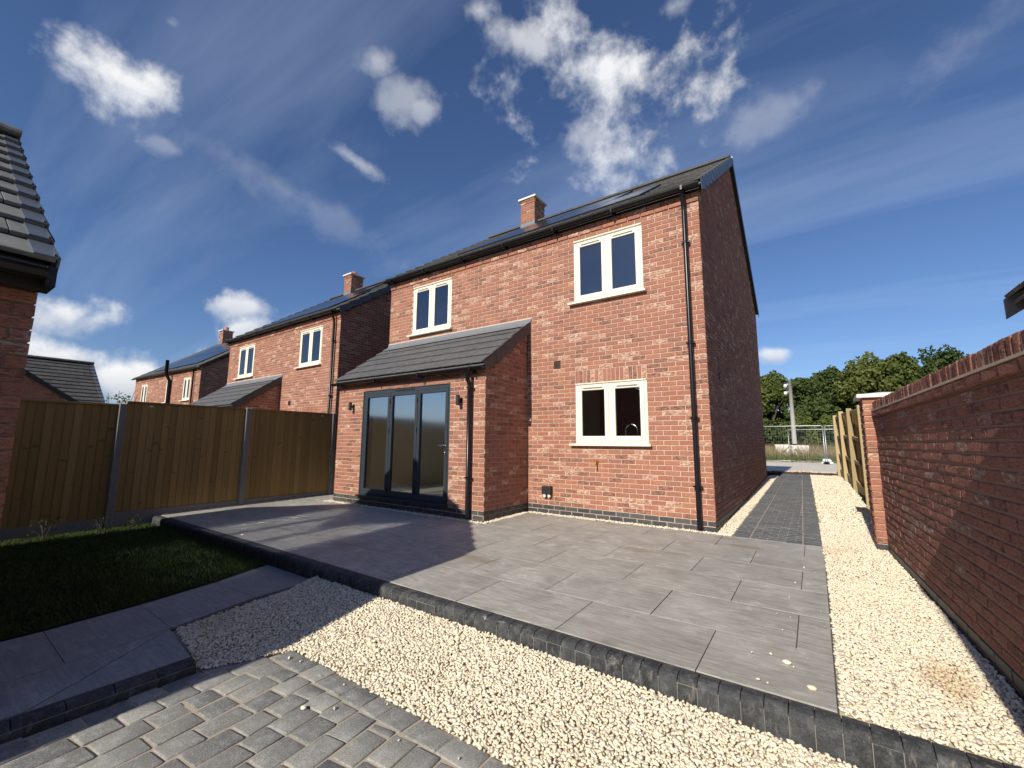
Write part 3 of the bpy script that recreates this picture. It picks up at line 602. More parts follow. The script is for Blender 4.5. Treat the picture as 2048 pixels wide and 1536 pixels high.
# ------------------------------------------------------------------ lawn
lawn_poly = [(-8.16, -4.06), (-4.11, -4.06), (-3.88, -4.68), (-3.73, -5.31), (-3.645, -5.9), (-3.62, -6.6), (-8.16, -6.6)]
sheet('lawn_soil', lawn_poly, -.185, LAWNB, 'dark soil under the small lawn')
def blades(name, poly, n, h, w_, zf, mat, label, seed, lean=.5, kind='stuff'):
    g = np.random.default_rng(seed); P = np.array(poly); lo, hi = P.min(0), P.max(0); X = g.uniform(lo[0], hi[0], n * 2); Y = g.uniform(lo[1], hi[1], n * 2); k = inside(poly, X, Y); X, Y = X[k][:n], Y[k][:n]; n = len(X)
    a = g.uniform(0, 2 * np.pi, n); hh = g.uniform(h[0], h[1], n); ww = g.uniform(w_[0], w_[1], n); lx = g.normal(0, lean, n) * hh; ly = g.normal(0, lean, n) * hh; Z = np.array([zf(x, y) for x, y in zip(X, Y)])
    V = np.empty((n, 3, 3)); V[:, 0] = np.stack([X - np.cos(a) * ww, Y - np.sin(a) * ww, Z], 1); V[:, 1] = np.stack([X + np.cos(a) * ww, Y + np.sin(a) * ww, Z], 1); V[:, 2] = np.stack([X + lx, Y + ly, Z + hh], 1)
    me = bpy.data.meshes.new(name); me.vertices.add(n * 3); me.vertices.foreach_set('co', V.reshape(-1).astype(np.float32)); me.loops.add(n * 3); me.loops.foreach_set('vertex_index', np.arange(n * 3, dtype=np.int32)); me.polygons.add(n); me.polygons.foreach_set('loop_start', np.arange(0, n * 3, 3, dtype=np.int32))
    me.update(calc_edges=True); me.materials.append(mat); at = me.attributes.new('rnd', 'FLOAT', 'FACE'); at.data.foreach_set('value', g.random(n).astype(np.float32)); return tag(link(name, me), label, None, None, kind)
blades('lawn_grass', [(x + (.02 if x < -8 else -.012), y) for x, y in lawn_poly], 62000, (.02, .05), (.0025, .005), lambda x, y: -.185, GRASS, 'short green turf in the shade of the left garage', 5)
# ------------------------------------------------------------------ the houses
ZE = .15                                          # height of the top of the blue plinth courses
D = 8.0; RIDGE = (4.0, 7.98); EAVE = (-.115, 5.20)
TP = (RIDGE[1] - EAVE[1]) / (RIDGE[0] - EAVE[0])
WINS = [(-2.145, -.90, 3.71, 4.86), (-6.39, -5.15, 3.71, 4.86), (-2.148, -.903, 1.225, 2.25)]
XL, XI, YD = -7.20, -3.14, -1.263
def win(parent, x0, x1, z0, z1, y=0., sill=True, name='window'):
    yf = y + .022; fr = MB().use(CREAM); t = .045
    for (a, b, c, d) in ((x0, x1, z1 - t, z1), (x0, x1, z0, z0 + t), (x0, x0 + t, z0 + t, z1 - t), (x1 - t, x1, z0 + t, z1 - t), ((x0 + x1) / 2 - .022, (x0 + x1) / 2 + .022, z0 + t, z1 - t)): fr.box((a, yf, c), (b, yf + .07, d))
    W = fr.build(name, parent); xm = (x0 + x1) / 2
    hd = MB().use(CREAM); hd.prism([(yf - .001, z1 - .004), (yf - .028, z1 - .004), (yf - .030, z1 - .016), (yf - .001, z1 - .030)], 0, x0 + .004, x1 - .004); hd.build('head_drip', W)
    for (a, b) in ((x0 + t + .003, xm - .025), (xm + .025, x1 - t - .003)):
        sb = MB().use(CREAM); c, d = z0 + t + .003, z1 - t - .003; q = .068; yo = yf - .012
        for (e, f, g_, h_) in ((a, b, d - q - .012, d), (a, b, c, c + q), (a, a + q, c + q, d - q - .012), (b - q, b, c + q, d - q - .012)): sb.box((e, yo, g_), (f, yo + .06, h_))
        s = sb.build('sash', W); me = s.data; bev(me, .005, 1)
        gk = MB().use(SEAL); i0, i1, j0, j1 = a + q, b - q, c + q, d - q - .012
        for (e, f, g_, h_) in ((i0, i1, j1 - .006, j1), (i0, i1, j0, j0 + .006), (i0, i0 + .006, j0, j1), (i1 - .006, i1, j0, j1)): gk.box((e, yo + .012, g_), (f, yo + .03, h_))
        gk.build('gasket', W)
        pn = MB().use(GLASS); pn.quad((i0, yo + .022, j0), (i1, yo + .022, j0), (i1, yo + .022, j1), (i0, yo + .022, j1)); pn.build('pane', W)
        tv = MB().use(SEAL); tv.box((a + .10, yo - .010, d - .052), (b - .10, yo - .002, d - .034)); tv.build('trickle_vent', W)
    if sill:
        sm = MB().use(CREAM); sm.prism([(yf + .06, z0 - .002), (y - .078, z0 - .012), (y - .084, z0 - .018), (y - .084, z0 - .042), (y - .066, z0 - .044), (yf + .06, z0 - .036)], 0, x0 - .09, x1 + .055); so_ = sm.build('sill', W)
    return W
def gutter(parent, x0, x1, y, z, r=.056, axis='x', brackets=True):
    mb = MB().use(BLACK); prof = [(y + r * math.cos(t), z - r * math.sin(t)) for t in [math.pi * i / 10 for i in range(11)]] ; prof += [(y - (r - .006) * math.cos(t), z - (r - .006) * math.sin(t)) for t in [math.pi * i / 10 for i in range(11)]]
    mb.prism(prof, 0, x0, x1); g = mb.build('gutter', parent)
    if brackets:
        n = max(2, int((x1 - x0) / .95))
        for i in range(n):
            xx = x0 + .25 + (x1 - x0 - .5) * i / (n - 1); b = MB().use(BLACK); b.box((xx - .014, y - r - .008, z - r - .010), (xx + .014, y + r + .02, z + .006)); b.box((xx - .03, y + r + .005, z - r - .05), (xx + .03, y + r + .018, z + .0)); b.build('gutter_bracket', g)
    return g
def pipe(parent, path, r=.034, clips=()):
    mb = MB().use(BLACK); mb.tube(path, r, 14); p = mb.build('downpipe', parent, smooth=True)
    for (x, y, z) in clips:
        c = MB().use(BLACK); c.lathe((x, y, z), [(r + .006, -.02), (r + .006, .02)], 14); c.box((x - .062, y - .008, z - .012), (x + .062, y + .045, z + .012)); c.build('pipe_clip', p)
    return p
def build_house(detail=True):
    H = thing('brick_house', (0, 0, 0), 'nearest red brick house with bifold doors, lean-to roof and solar panels', 'house')
    shared = []
    # --- walls (mortar core) and openings
    def U(x): return x - XL
    L = -XL; holes = [(U(a), U(b), c, d) for a, b, c, d in WINS] + [(0, U(XI), -1, 3.52)]
    wb = MB().use(MORTAR); Mf = MX((XL, 0, 0), (1, 0, 0)); core(wb, Mf, L, 0, 5.175, holes)
    # gable on the right (faces +x) and left gable
    gpts = [(0.009, 0), (D, 0), (D, 5.1), (RIDGE[0], 7.86), (.009, 5.12)]
    wb.prism([(.29, 0), (D - .009, 0), (D - .009, 5.08), (RIDGE[0], 7.84), (.29, 5.27)], 0, -.29, -.009)
    wb.prism([(.29, 0), (D - .009, 0), (D - .009, 5.08), (RIDGE[0], 7.84), (.29, 5.27)], 0, XL + .009, XL + .29)
    wb.box((XL + .29, D - .29, 0), (-.29, D - .009, 5.15))
    # extension walls
    LE = XI - XL; dx0, dx1 = -6.36 - XL, -3.92 - XL; dh = (dx0, dx1, .15, 2.25)
    Me = MX((XL, YD, 0), (1, 0, 0)); core(wb, Me, LE, 0, 2.47, [dh], th=.27)
    wb.prism([(YD + .27, 0), (-.0, 0), (-.0, 3.30), (YD + .27, 2.52)], 0, XI - .27, XI - .009); wb.prism([(YD + .27, 0), (0, 0), (0, 3.30), (YD + .27, 2.52)], 0, XL + .009, XL + .27)
    wb.build('wall', H)
    # --- bricks
    z_f = ZE + 64 * BH
    arch = (U(WINS[2][0]) - .0, U(WINS[2][1]) + .0, 2.25, 2.475)
    front = courses(L, ZE, z_f, holes + [arch, (U(-2.575), U(-2.43), 2.55, 2.70)])
    c64 = courses(L, z_f, z_f + BH, [], phase=0); c65 = courses(L, z_f + BH, z_f + 3 * BH, [])
    Mg = MX((0, .013, 0), (0, 1, 0))
    gable = courses(D - .013, ZE, 7.95, [(.86, 1.0, 2.25, 2.40)], phase=1, lo=lambda z: max(0, (z - 5.14) / TP), hi=lambda z: min(D - .013, D - .013 - (z - 5.14) / TP))
    ext = courses(LE, ZE, ZE + 30 * BH, [dh]); e30 = courses(LE, ZE + 30 * BH, ZE + 31 * BH)
    Mr = MX((XI, YD + .013, 0), (0, 1, 0)); ret = courses(-YD - .013, ZE, 3.4, [], phase=1, lo=lambda z: max(0, (z - 2.50) / .70))
    ML = MX((XL, D, 0), (0, -1, 0)); left = courses(D, ZE, 7.95, [], lo=lambda z: max(0, (z - 5.14) / TP), hi=lambda z: min(D - .013, D - .013 - (z - 5.14) / TP))
    MLe = MX((XL, 0, 0), (0, -1, 0)); lefte = courses(-YD - .013, ZE, 3.4, [], hi=lambda z: min(-YD - .013, -YD - .013 - (z - 2.50) / .70))
    lay(H, [(Mf, front, 0), (Mf, c64, .018), (Mf, c65, .034), (Mg, gable, 0), (Me, ext, 0), (Me, e30, .020), (Mr, ret, 0), (ML, left, 0), (MLe, lefte, 0)], 300, BRICK, solid=shared)
    pb = lambda M, LL, ph=0, ho=(): (M, courses(LL, 0, ZE, ho, phase=ph), 0)
    lay(H, [pb(Mf, L, 0, [(0, U(XI), -1, 1)]), pb(Mg, D - .013, 1), pb(Me, LE), pb(Mr, -YD - .013, 1), pb(ML, D), pb(MLe, -YD - .013)], 120, BLUE, name='plinth_brick', stuff='plinth', chf=.003, solid=shared)
    sol = MB()
    for i in range(17):                           # soldier course over the kitchen window
        wd = (arch[1] - arch[0]) / 17; u = arch[0] + wd * i
        link('soldier_brick', brick_mesh(wd - JT, .215, 0, .004, BRICK, .0015, i % 4), H, Mf @ Matrix.Translation((u + wd / 2, 0, 2.363)))
    # --- windows and doors
    for i, (a, b, c, d) in enumerate(WINS): win(H, a, b, c, d)
    fr = MB().use(ANTH); x0, x1, z0, z1, yf = -6.355, -3.925, .155, 2.245, YD + .03
    for (a, b, c, d) in ((x0, x1, z1 - .065, z1), (x0, x1, z0, z0 + .05), (x0, x0 + .055, z0 + .05, z1 - .065), (x1 - .055, x1, z0 + .05, z1 - .065)): fr.box((a, yf, c), (b, yf + .08, d))
    fr.box((x0 - .01, yf - .10, z0 - .004), (x1 + .01, yf - .002, z0 + .028))
    dr = fr.build('bifold_door', H); lw = (x1 - x0 - .11) / 3
    for i in range(3):
        a = x0 + .055 + lw * i + .003; b = a + lw - .006; c, d = z0 + .053, z1 - .068; q = .068; lf = MB().use(ANTH); yo = yf - .008
        for (e, f, g_, h_) in ((a, b, d - q, d), (a, b, c, c + q + .03), (a, a + q, c + q + .03, d - q), (b - q, b, c + q + .03, d - q)): lf.box((e, yo, g_), (f, yo + .065, h_))
        me = lf.mesh('leaf'); bev(me, .004, 1); link('leaf', me, dr)
        pn = MB().use(GLASS_D); pn.quad((a + q, yo + .03, c + q + .03), (b - q, yo + .03, c + q + .03), (b - q, yo + .03, d - q), (a + q, yo + .03, d - q)); pn.build('pane', dr)
        if i < 2:
            for zz in (c + .12, (c + d) / 2 + .25, d - .18):
                hg = MB().use(BLACKM); hg.tube([(b + .003, yo - .012, zz - .05), (b + .003, yo - .012, zz + .05)], .011, 8); hg.build('hinge', dr)
    hd = MB().use(STEEL); hx, hz = x1 - .09, 1.13; hd.box((hx - .016, yf - .02, hz - .12), (hx + .016, yf - .009, hz + .11)); hd.tube([(hx, yf - .02, hz + .04), (hx, yf - .06, hz + .04), (hx - .13, yf - .062, hz + .04)], .0085, 8); hd.lathe((hx, yf - .03, hz - .09), [(.008, -.018), (.012, -.01), (.012, .01), (.008, .018)], 8); hd.build('door_handle', dr)
    tv = MB().use(BLACKM); tv.box((-5.4, yf - .012, z1 - .042), (-4.85, yf - .002, z1 - .024)); tv.build('trickle_vent', dr)
    # --- wall lights, vents, tap, socket
    for (x, z) in ((-6.66, 1.95), (-3.66, 1.93)):
        lb = MB().use(BLACKM); lb.lathe((x, YD - .085, z), [(.03, -.085), (.035, -.08), (.035, .08), (.03, .085)], 14); lb.box((x - .03, YD - .016, z - .035), (x + .03, YD + .002, z + .035)); lb.tube([(x, YD - .01, z), (x, YD - .07, z)], .012, 8); lb.build('wall_light', H)
    vb = MB().use(VENT); vx, vz = -2.5025, 2.625
    for (a, b, c, d) in ((-.07, .07, .055, .07), (-.07, .07, -.07, -.055), (-.07, -.055, -.055, .055), (.055, .07, -.055, .055)): vb.box((vx + a, -.008, vz + c), (vx + b, .05, vz + d))
    for i in range(5): vb.box((vx - .055, -.006 , vz - .050 + .021 * i), (vx + .055, .002, vz - .037 + .021 * i))
    vb.use(BLACKM).box((vx - .055, .001, vz - .055), (vx + .055, .006, vz + .055)); vb.build('wall_vent', H)
    v2 = MB().use(VENT)
    for i in range(6): v2.box((-.006, .93 - .07 + .013, 2.26 + .022 * i), (.006, .93 + .07, 2.272 + .022 * i))
    v2.box((-.03, .87, 2.255), (-.012, 1.01, 2.395)); v2.build('wall_vent', H)
    tp = MB().use(BRASS); tx, tz = -1.765, .90; tp.tube([(tx, .0, tz), (tx, -.075, tz)], .012, 10); tp.tube([(tx, -.055, tz), (tx, -.10, tz - .01), (tx, -.115, tz - .06)], .011, 10); tp.tube([(tx, -.055, tz), (tx, -.055, tz + .05)], .008, 8); tp.box((tx - .035, -.062, tz + .045), (tx + .035, -.048, tz + .056)); tp.lathe((tx, -.006, tz), [(.022, -.02), (.022, .02)], 10); tp.build('garden_tap', H)
    sk = MB().use(BLACKM); sk.box((-2.79, -.085, .335), (-2.61, .002, .475)); me = sk.mesh('outdoor_socket'); bev(me, .012, 2); s = link('outdoor_socket', me, H)
    for xx in (-2.745, -2.655): cp = MB().use(WHITE); cp.lathe((xx, -.05, .31), [(.012, -.035), (.026, -.02), (.026, .012), (.018, .024)], 12); cp.build('cable_cap', s)
    # --- gutters and downpipes
    gutter(H, XL - .06, .05, EAVE[0] - .035, EAVE[1] - .035); gutter(H, XL - .06, XI + .06, YD - .135, 2.455)
    fb = MB().use(BLACKM); fb.box((XL - .04, -.045, 5.10), (.03, -.026, 5.21)); fb.box((XL - .04, YD - .055, 2.42), (XI + .03, YD - .035, 2.52)); fb.build('fascia', H)
    px = -.205; pipe(H, [(px, -.150, 5.10), (px, -.140, 5.0), (px, -.085, 4.92), (px, -.072, 4.80), (px, -.072, .03)], .034, [(px, -.072, z) for z in (4.3, 2.72, 1.6, .62)])
    px = -3.42; pipe(H, [(px, YD - .135, 2.41), (px, YD - .135, 2.30), (px, YD - .12, 2.255), (px, YD - .085, 2.21), (px, YD - .072, 2.16), (px, YD - .072, .03)], .034, [(px, YD - .072, z) for z in (2.13, .66)])
    # --- main roof
    xa, xb = XL - .03, .03
    rf = MB().use(TILE); rf.prism([(EAVE[0] + .02, EAVE[1] - .03), (RIDGE[0], RIDGE[1] - .035), (D - EAVE[0], EAVE[1] - .03), (D - EAVE[0], EAVE[1] + .01), (RIDGE[0], RIDGE[1] + .01), (EAVE[0] + .02, EAVE[1] + .004)], 0, xa - .036, xb + .036)
    roof = rf.build('roof', H)
    slope_tiles(roof, xa, xb, 22, EAVE[0], EAVE[1], RIDGE[0], RIDGE[1], 13, TILE, coll=shared)
    rm = MB().use(TILE); rm.prism([(.13 * math.cos(t), .10 * math.sin(t)) for t in [math.pi * i / 8 for i in range(9)]] + [(-.10, -.02), (.10, -.02)], 0, -.228, .228); rme = rm.mesh('ridge_tile'); bev(rme, .005, 1)
    for i in range(16): link('ridge_tile', rme, roof, Matrix.Translation((xa + .23 + (xb - xa - .46) * i / 15, RIDGE[0], RIDGE[1] + .0)))
    ang = math.atan2(RIDGE[1] - EAVE[1], RIDGE[0] - EAVE[0]); Ls = math.hypot(RIDGE[1] - EAVE[1], RIDGE[0] - EAVE[0])
    vm = MB().use(VERGE); g = Ls / 13; vm.box((-.055, -.01, .028), (.036, g + .02, .048)); vm.box((.036, -.01, -.125), (.050, g + .02, .048)); vm.box((.050, -.012, -.125), (.056, .012, .05)); vme = vm.mesh('verge_cap'); bev(vme, .004, 1)
    for side_ in (0, 1):
        for i in range(13):
            M = Matrix.Translation((xb if side_ == 0 else xa, EAVE[0] + math.cos(ang) * g * i, EAVE[1] + math.sin(ang) * g * i)) @ Matrix.Rotation(ang, 4, 'X') @ Matrix.Rotation(-.09, 4, 'X')
            link('verge_cap', vme, roof, M if side_ == 0 else M @ Matrix.Diagonal((-1, 1, 1, 1)))
        mb = MB().use(VERGE); q = (lambda x: (xb + .038 + x) if side_ == 0 else xa - .038 - x); mb.prism([(D / 2, RIDGE[1] + .05), (D - EAVE[0], EAVE[1] + .06), (D - EAVE[0], EAVE[1] - .12), (D / 2, RIDGE[1] - .13)], 0, min(q(0), q(.012)), max(q(0), q(.012))); mb.build('verge_strip', roof)
    # solar panels set into the roof
    def P(x, s, h): return (x, EAVE[0] + math.cos(ang) * s - math.sin(ang) * h, EAVE[1] + math.sin(ang) * s + math.cos(ang) * h)
    for r_, (s0, s1, xs) in enumerate(((.42, 2.12, [-.97 - 1.055 * i for i in range(4)]), (2.15, 3.85, [-2.025 - 1.055 * i for i in range(3)]))):
        for x in xs:
            mb = MB().use(BLACKM); k = len(mb.v); c = [(x - 1.05, s0), (x, s0), (x, s1), (x - 1.05, s1)]; mb.v += [P(a, b, .0) for a, b in c] + [P(a, b, .062) for a, b in c]
            for i in range(4): j = (i + 1) % 4; mb.face((i, j, 4 + j, 4 + i))
            mb.face((4, 5, 6, 7)); sp_ = mb.build('solar_panel', H)
            gl = MB().use(PV); c = [(x - 1.032, s0 + .018), (x - .018, s0 + .018), (x - .018, s1 - .018), (x - 1.032, s1 - .018)]; gl.quad(*[P(a, b, .064) for a, b in c]); gl.build('cell_sheet', sp_)
    # --- chimney
    cx0, cx1, cy0, cy1 = -5.80, -5.29, 3.70, 4.30; cm = MB().use(MORTAR); cm.box((cx0 + .009, cy0 + .009, 7.4), (cx1 - .009, cy1 - .009, 8.68)); ch = cm.build('chimney', H)
    cw = []
    for (o_, d_, l_, ph) in (((cx0, cy0, 0), (1, 0, 0), cx1 - cx0, 0), ((cx1, cy0 + .013, 0), (0, 1, 0), cy1 - cy0 - .013, 1), ((cx1 - .013, cy1, 0), (-1, 0, 0), cx1 - cx0 - .013, 0), ((cx0, cy1, 0), (0, -1, 0), cy1 - cy0 - .013, 1)):
        M = MX(o_, d_); cw += [(M, courses(l_, 7.425, 8.55, phase=ph), 0), (M, courses(l_, 8.55, 8.625, phase=ph), .012), (M, courses(l_, 8.625, 8.70, phase=ph), .024)]
    mb = MB().use(BRICK)
    for (M, bs, dd) in cw:
        for b in bs: mb.rv = random.random(); mb.chamfer(*b, dd, .004, M, .001)
    tag(mb.build('brickwork', ch), kind='stuff')
    cap = MB().use(STONEC); cap.box((cx0 - .06, cy0 - .06, 8.695), (cx1 + .06, cy1 + .06, 8.75)); cap.build('chimney_cap', ch)
    pt = MB().use(TERRA); pt.lathe(((cx0 + cx1) / 2 + .02, (cy0 + cy1) / 2, 8.74), [(.13, 0), (.115, .05), (.11, .13), (.125, .14), (.125, .17), (.09, .175), (.085, .1)], 16); pt.build('chimney_pot', ch, smooth=False)
    lf = MB().use(LEAD); lf.box((cx0 - .006, cy0 - .008, 7.6), (cx1 + .006, cy0 - .001, 7.93)); lf.box((cx1 + .001, cy0 - .008, 7.6), (cx1 + .008, cy1, 8.02)); lf.box((cx0 - .008, cy0 - .008, 7.6), (cx0 - .001, cy1, 8.02)); lf.build('lead_flashing', ch)
    # --- lean-to roof over the extension
    ye, ze, yt, zt = YD - .105, 2.50, -.004, 3.462
    rb = MB().use(TILE_E); rb.prism([(ye + .02, ze - .02), (yt, zt - .03), (yt, zt - .004), (ye + .02, ze + .004)], 0, XL - .03, XI + .03); lr = rb.build('lean_to_roof', H)
    slope_tiles(lr, XL - .045, XI + .045, 13, ye, ze, yt - .05, zt - .035, 5, TILE_E, th=.022)
    a2 = math.atan2(zt - ze, yt - ye); L2 = math.hypot(zt - ze, yt - ye); g = L2 / 5; vm = MB().use(VERGE_D); vm.box((-.03, -.005, .035), (.030, g - .006, .055)); vm.box((.012, -.005, -.13), (.030, g - .006, .055)); vme = vm.mesh('verge_cap'); bev(vme, .004, 1)
    for i in range(5):
        M = Matrix.Translation((XI + .045, ye + math.cos(a2) * g * i, ze + math.sin(a2) * g * i)) @ Matrix.Rotation(a2, 4, 'X') @ Matrix.Rotation(-.04, 4, 'X'); link('verge_cap', vme, lr, M)
    fl = MB().use(LEAD); fl.quad((XL, -.006, 3.575), (XI + .10, -.006, 3.575), (XI + .075, -.03, 3.50), (XL, -.03, 3.50)); fl.quad((XL, -.03, 3.50), (XI + .075, -.03, 3.50), (XI + .055, -.20, 3.385), (XL, -.20, 3.385)); fl.quad((XI + .10, -.006, 3.575), (XI + .06, -.006, 3.38), (XI + .055, -.20, 3.385), (XI + .075, -.03, 3.50))
    fl.use(MORTAR).box((XL, -.008, 3.57), (XI + .10, .004, 3.588)); fl.build('lead_flashing', lr)
    # --- rooms behind the glass
    it = MB().use(INT_FLOOR); it.box((XL + .3, .30, .05), (-.3, D - .3, .165)); it.box((XL + .275, YD + .26, .05), (XI - .275, .30, .165)); it.box((XL + .3, .3, 2.50), (-.3, D - .3, 2.62)); it.build('floor', H)
    iw = MB().use(INT_WALL); iw.box((XL + .3, 3.4, .17), (-3.0, 3.5, 2.5)); iw.box((-3.10, .30, .17), (-3.0, 3.4, 2.5)); iw.box((XL + .271, YD + .3, .17), (XL + .30, 3.4, 2.48)); iw.box((XL + .3, YD + .30, 2.40), (XI - .275, .3, 2.44)); iw.build('interior_wall', H)
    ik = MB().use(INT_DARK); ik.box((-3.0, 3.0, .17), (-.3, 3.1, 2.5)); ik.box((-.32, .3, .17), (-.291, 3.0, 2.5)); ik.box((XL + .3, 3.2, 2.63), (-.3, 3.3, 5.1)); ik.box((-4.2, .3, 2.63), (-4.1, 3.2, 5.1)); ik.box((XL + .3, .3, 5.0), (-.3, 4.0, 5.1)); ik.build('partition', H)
    dm = MB().use(DOORW); dm.box((-1.45, 2.95, .17), (-.75, 2.995, 2.15)); dm.build('interior_door', H)
    kt = MB().use(STEEL); kt.tube([(-1.38, .32, 1.22)] + [(-1.38 + .10 - .10 * math.cos(t), .32, 1.44 + .10 * math.sin(t)) for t in [math.pi * i / 8 for i in range(9)]] + [(-1.18, .32, 1.38)], .011, 8); kt.box((-1.40, .31, 1.27), (-1.13, .33, 1.28)); kt.box((-1.14, .31, 1.20), (-1.125, .33, 1.30)); kt.build('kitchen_tap', H)
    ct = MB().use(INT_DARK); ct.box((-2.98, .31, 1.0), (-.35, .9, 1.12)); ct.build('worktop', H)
    return H, shared
H1, SHARED = build_house()
SK = ('brick', 'brickwork', 'plinth_brick', 'plinth')
def clone_house(loc, rz, label, extra_skip=()):
    H = thing('brick_house', loc, label, 'house', rz=rz)
    for ch in list(H1.children):
        nm = ch.name.split('.')[0]
        if nm in SK or nm in extra_skip: continue
        c = ch.copy(); COL.objects.link(c); c.parent = H
        for g in list(ch.children):
            gn = g.name.split('.')[0]
            if gn == 'roof_tile' and nm == 'roof': continue
            d = g.copy(); COL.objects.link(d); d.parent = c
    for (nm, me) in SHARED:
        if nm == 'roof_tiles': 
            rf = [c for c in H.children if c.name.split('.')[0] == 'roof'][0]; tag(link('roof_tiles', me, rf), kind='stuff')
        else: tag(link(nm, me, H), kind='stuff')
    return H
H2 = clone_house((-9.557, .161, -.237), -.0073, 'middle red brick house of the row, its lean-to rising behind the board fence', ())
# the far house: its own windows and a black soil pipe
H3 = thing('brick_house', (-21.55, .95, -.62), 'farthest red brick house at the left, black soil pipe on its wall', 'house', rz=.045)
def build_far_house(H):
    Wd = -7.9; th = .28; Lw = -Wd; ws = [(-1.75, -.95, 3.71, 4.80), (-3.75, -3.35, 3.71, 4.80), (-7.0, -6.15, 3.71, 4.80)]
    Mf = MX((Wd, 0, 0), (1, 0, 0)); ho = [(a - Wd, b - Wd, c, d) for a, b, c, d in ws]; wb = MB().use(MORTAR); core(wb, Mf, Lw, 0, 5.15, ho)
    wb.prism([(.29, 0), (D, 0), (D, 5.1), (4, 7.8), (.29, 5.2)], 0, -.29, -.009); wb.prism([(.29, 0), (D, 0), (D, 5.1), (4, 7.8), (.29, 5.2)], 0, Wd + .009, Wd + .29); wb.build('wall', H)
    mb = MB().use(BRICK)
    for (M, bs, dd) in ((Mf, courses(Lw, 0, 4.95, ho), 0), (Mf, courses(Lw, 4.95, 5.175), .015), (MX((0, .013, 0), (0, 1, 0)), courses(D, 0, 7.9, lo=lambda z: max(0, (z - 5.14) / TP), hi=lambda z: min(D, D - (z - 5.14) / TP)), 0)):
        for b in bs: mb.rv = random.random(); mb.chamfer(*b, dd, .004, M, .001)
    tag(mb.build('brickwork', H), kind='stuff')
    for a, b, c, d in ws: win(H, a, b, c, d)
    gutter(H, Wd - .06, .05, EAVE[0] - .035, EAVE[1] - .035, brackets=False)
    rf = MB().use(TILE); rf.prism([(EAVE[0], EAVE[1] - .03), (4, RIDGE[1]), (D + .1, EAVE[1] - .03), (D + .1, EAVE[1] + .03), (4, RIDGE[1] + .07), (EAVE[0], EAVE[1] + .02)], 0, Wd - .06, .06); roof = rf.build('roof', H)
    slope_tiles(roof, Wd - .05, .05, 26, EAVE[0], EAVE[1], 4.0, RIDGE[1], 13, TILE, singles=False)
    ang = math.atan2(RIDGE[1] - EAVE[1], RIDGE[0] - EAVE[0])
    def P(x, s, h): return (x, EAVE[0] + math.cos(ang) * s - math.sin(ang) * h, EAVE[1] + math.sin(ang) * s + math.cos(ang) * h)
    for x in [-1.0 - 1.055 * i for i in range(5)]:
        for s0 in (.4, 2.15): gl = MB().use(PV); gl.quad(*[P(a, b, .07) for a, b in ((x - 1.03, s0), (x, s0), (x, s0 + 1.7), (x - 1.03, s0 + 1.7))]); gl.build('solar_panel', H)
    cm = MB().use(MORTAR); cm.box((-7.52, 3.72, 7.3), (-7.04, 4.28, 8.7)); chm = cm.build('chimney', H); bb = MB().use(BRICK)
    for (o_, d_, l_, ph) in (((-7.53, 3.71, 0), (1, 0, 0), .50, 0), ((-7.03, 3.723, 0), (0, 1, 0), .56, 1)):
        for b in courses(l_, 7.425, 8.70, phase=ph): bb.rv = random.random(); bb.chamfer(*b, 0, .004, MX(o_, d_), .001)
    tag(bb.build('brickwork', chm), kind='stuff'); cp = MB().use(STONEC); cp.box((-7.58, 3.66, 8.695), (-6.98, 4.34, 8.75)); cp.build('chimney_cap', chm); pt = MB().use(TERRA); pt.lathe((-7.28, 4.0, 8.74), [(.13, 0), (.115, .06), (.12, .2), (.13, .24), (.09, .25)], 14); pt.build('chimney_pot', chm)
    lf = MB().use(LEAD); lf.box((-7.54, 3.695, 7.6), (-7.02, 3.705, 7.95)); lf.build('lead_flashing', chm)
    p = MB().use(BLACK); p.tube([(-3.1, -.09, .3), (-3.1, -.09, 4.75), (-3.1, -.26, 5.05), (-3.1, -.26, 5.75)], .075, 12); p.build('soil_pipe', H, smooth=True); q = MB().use(BLACK); q.tube([(-.55, -.07, .3), (-.55, -.07, 5.1)], .034, 10); q.build('downpipe', H, smooth=True)
build_far_house(H3)
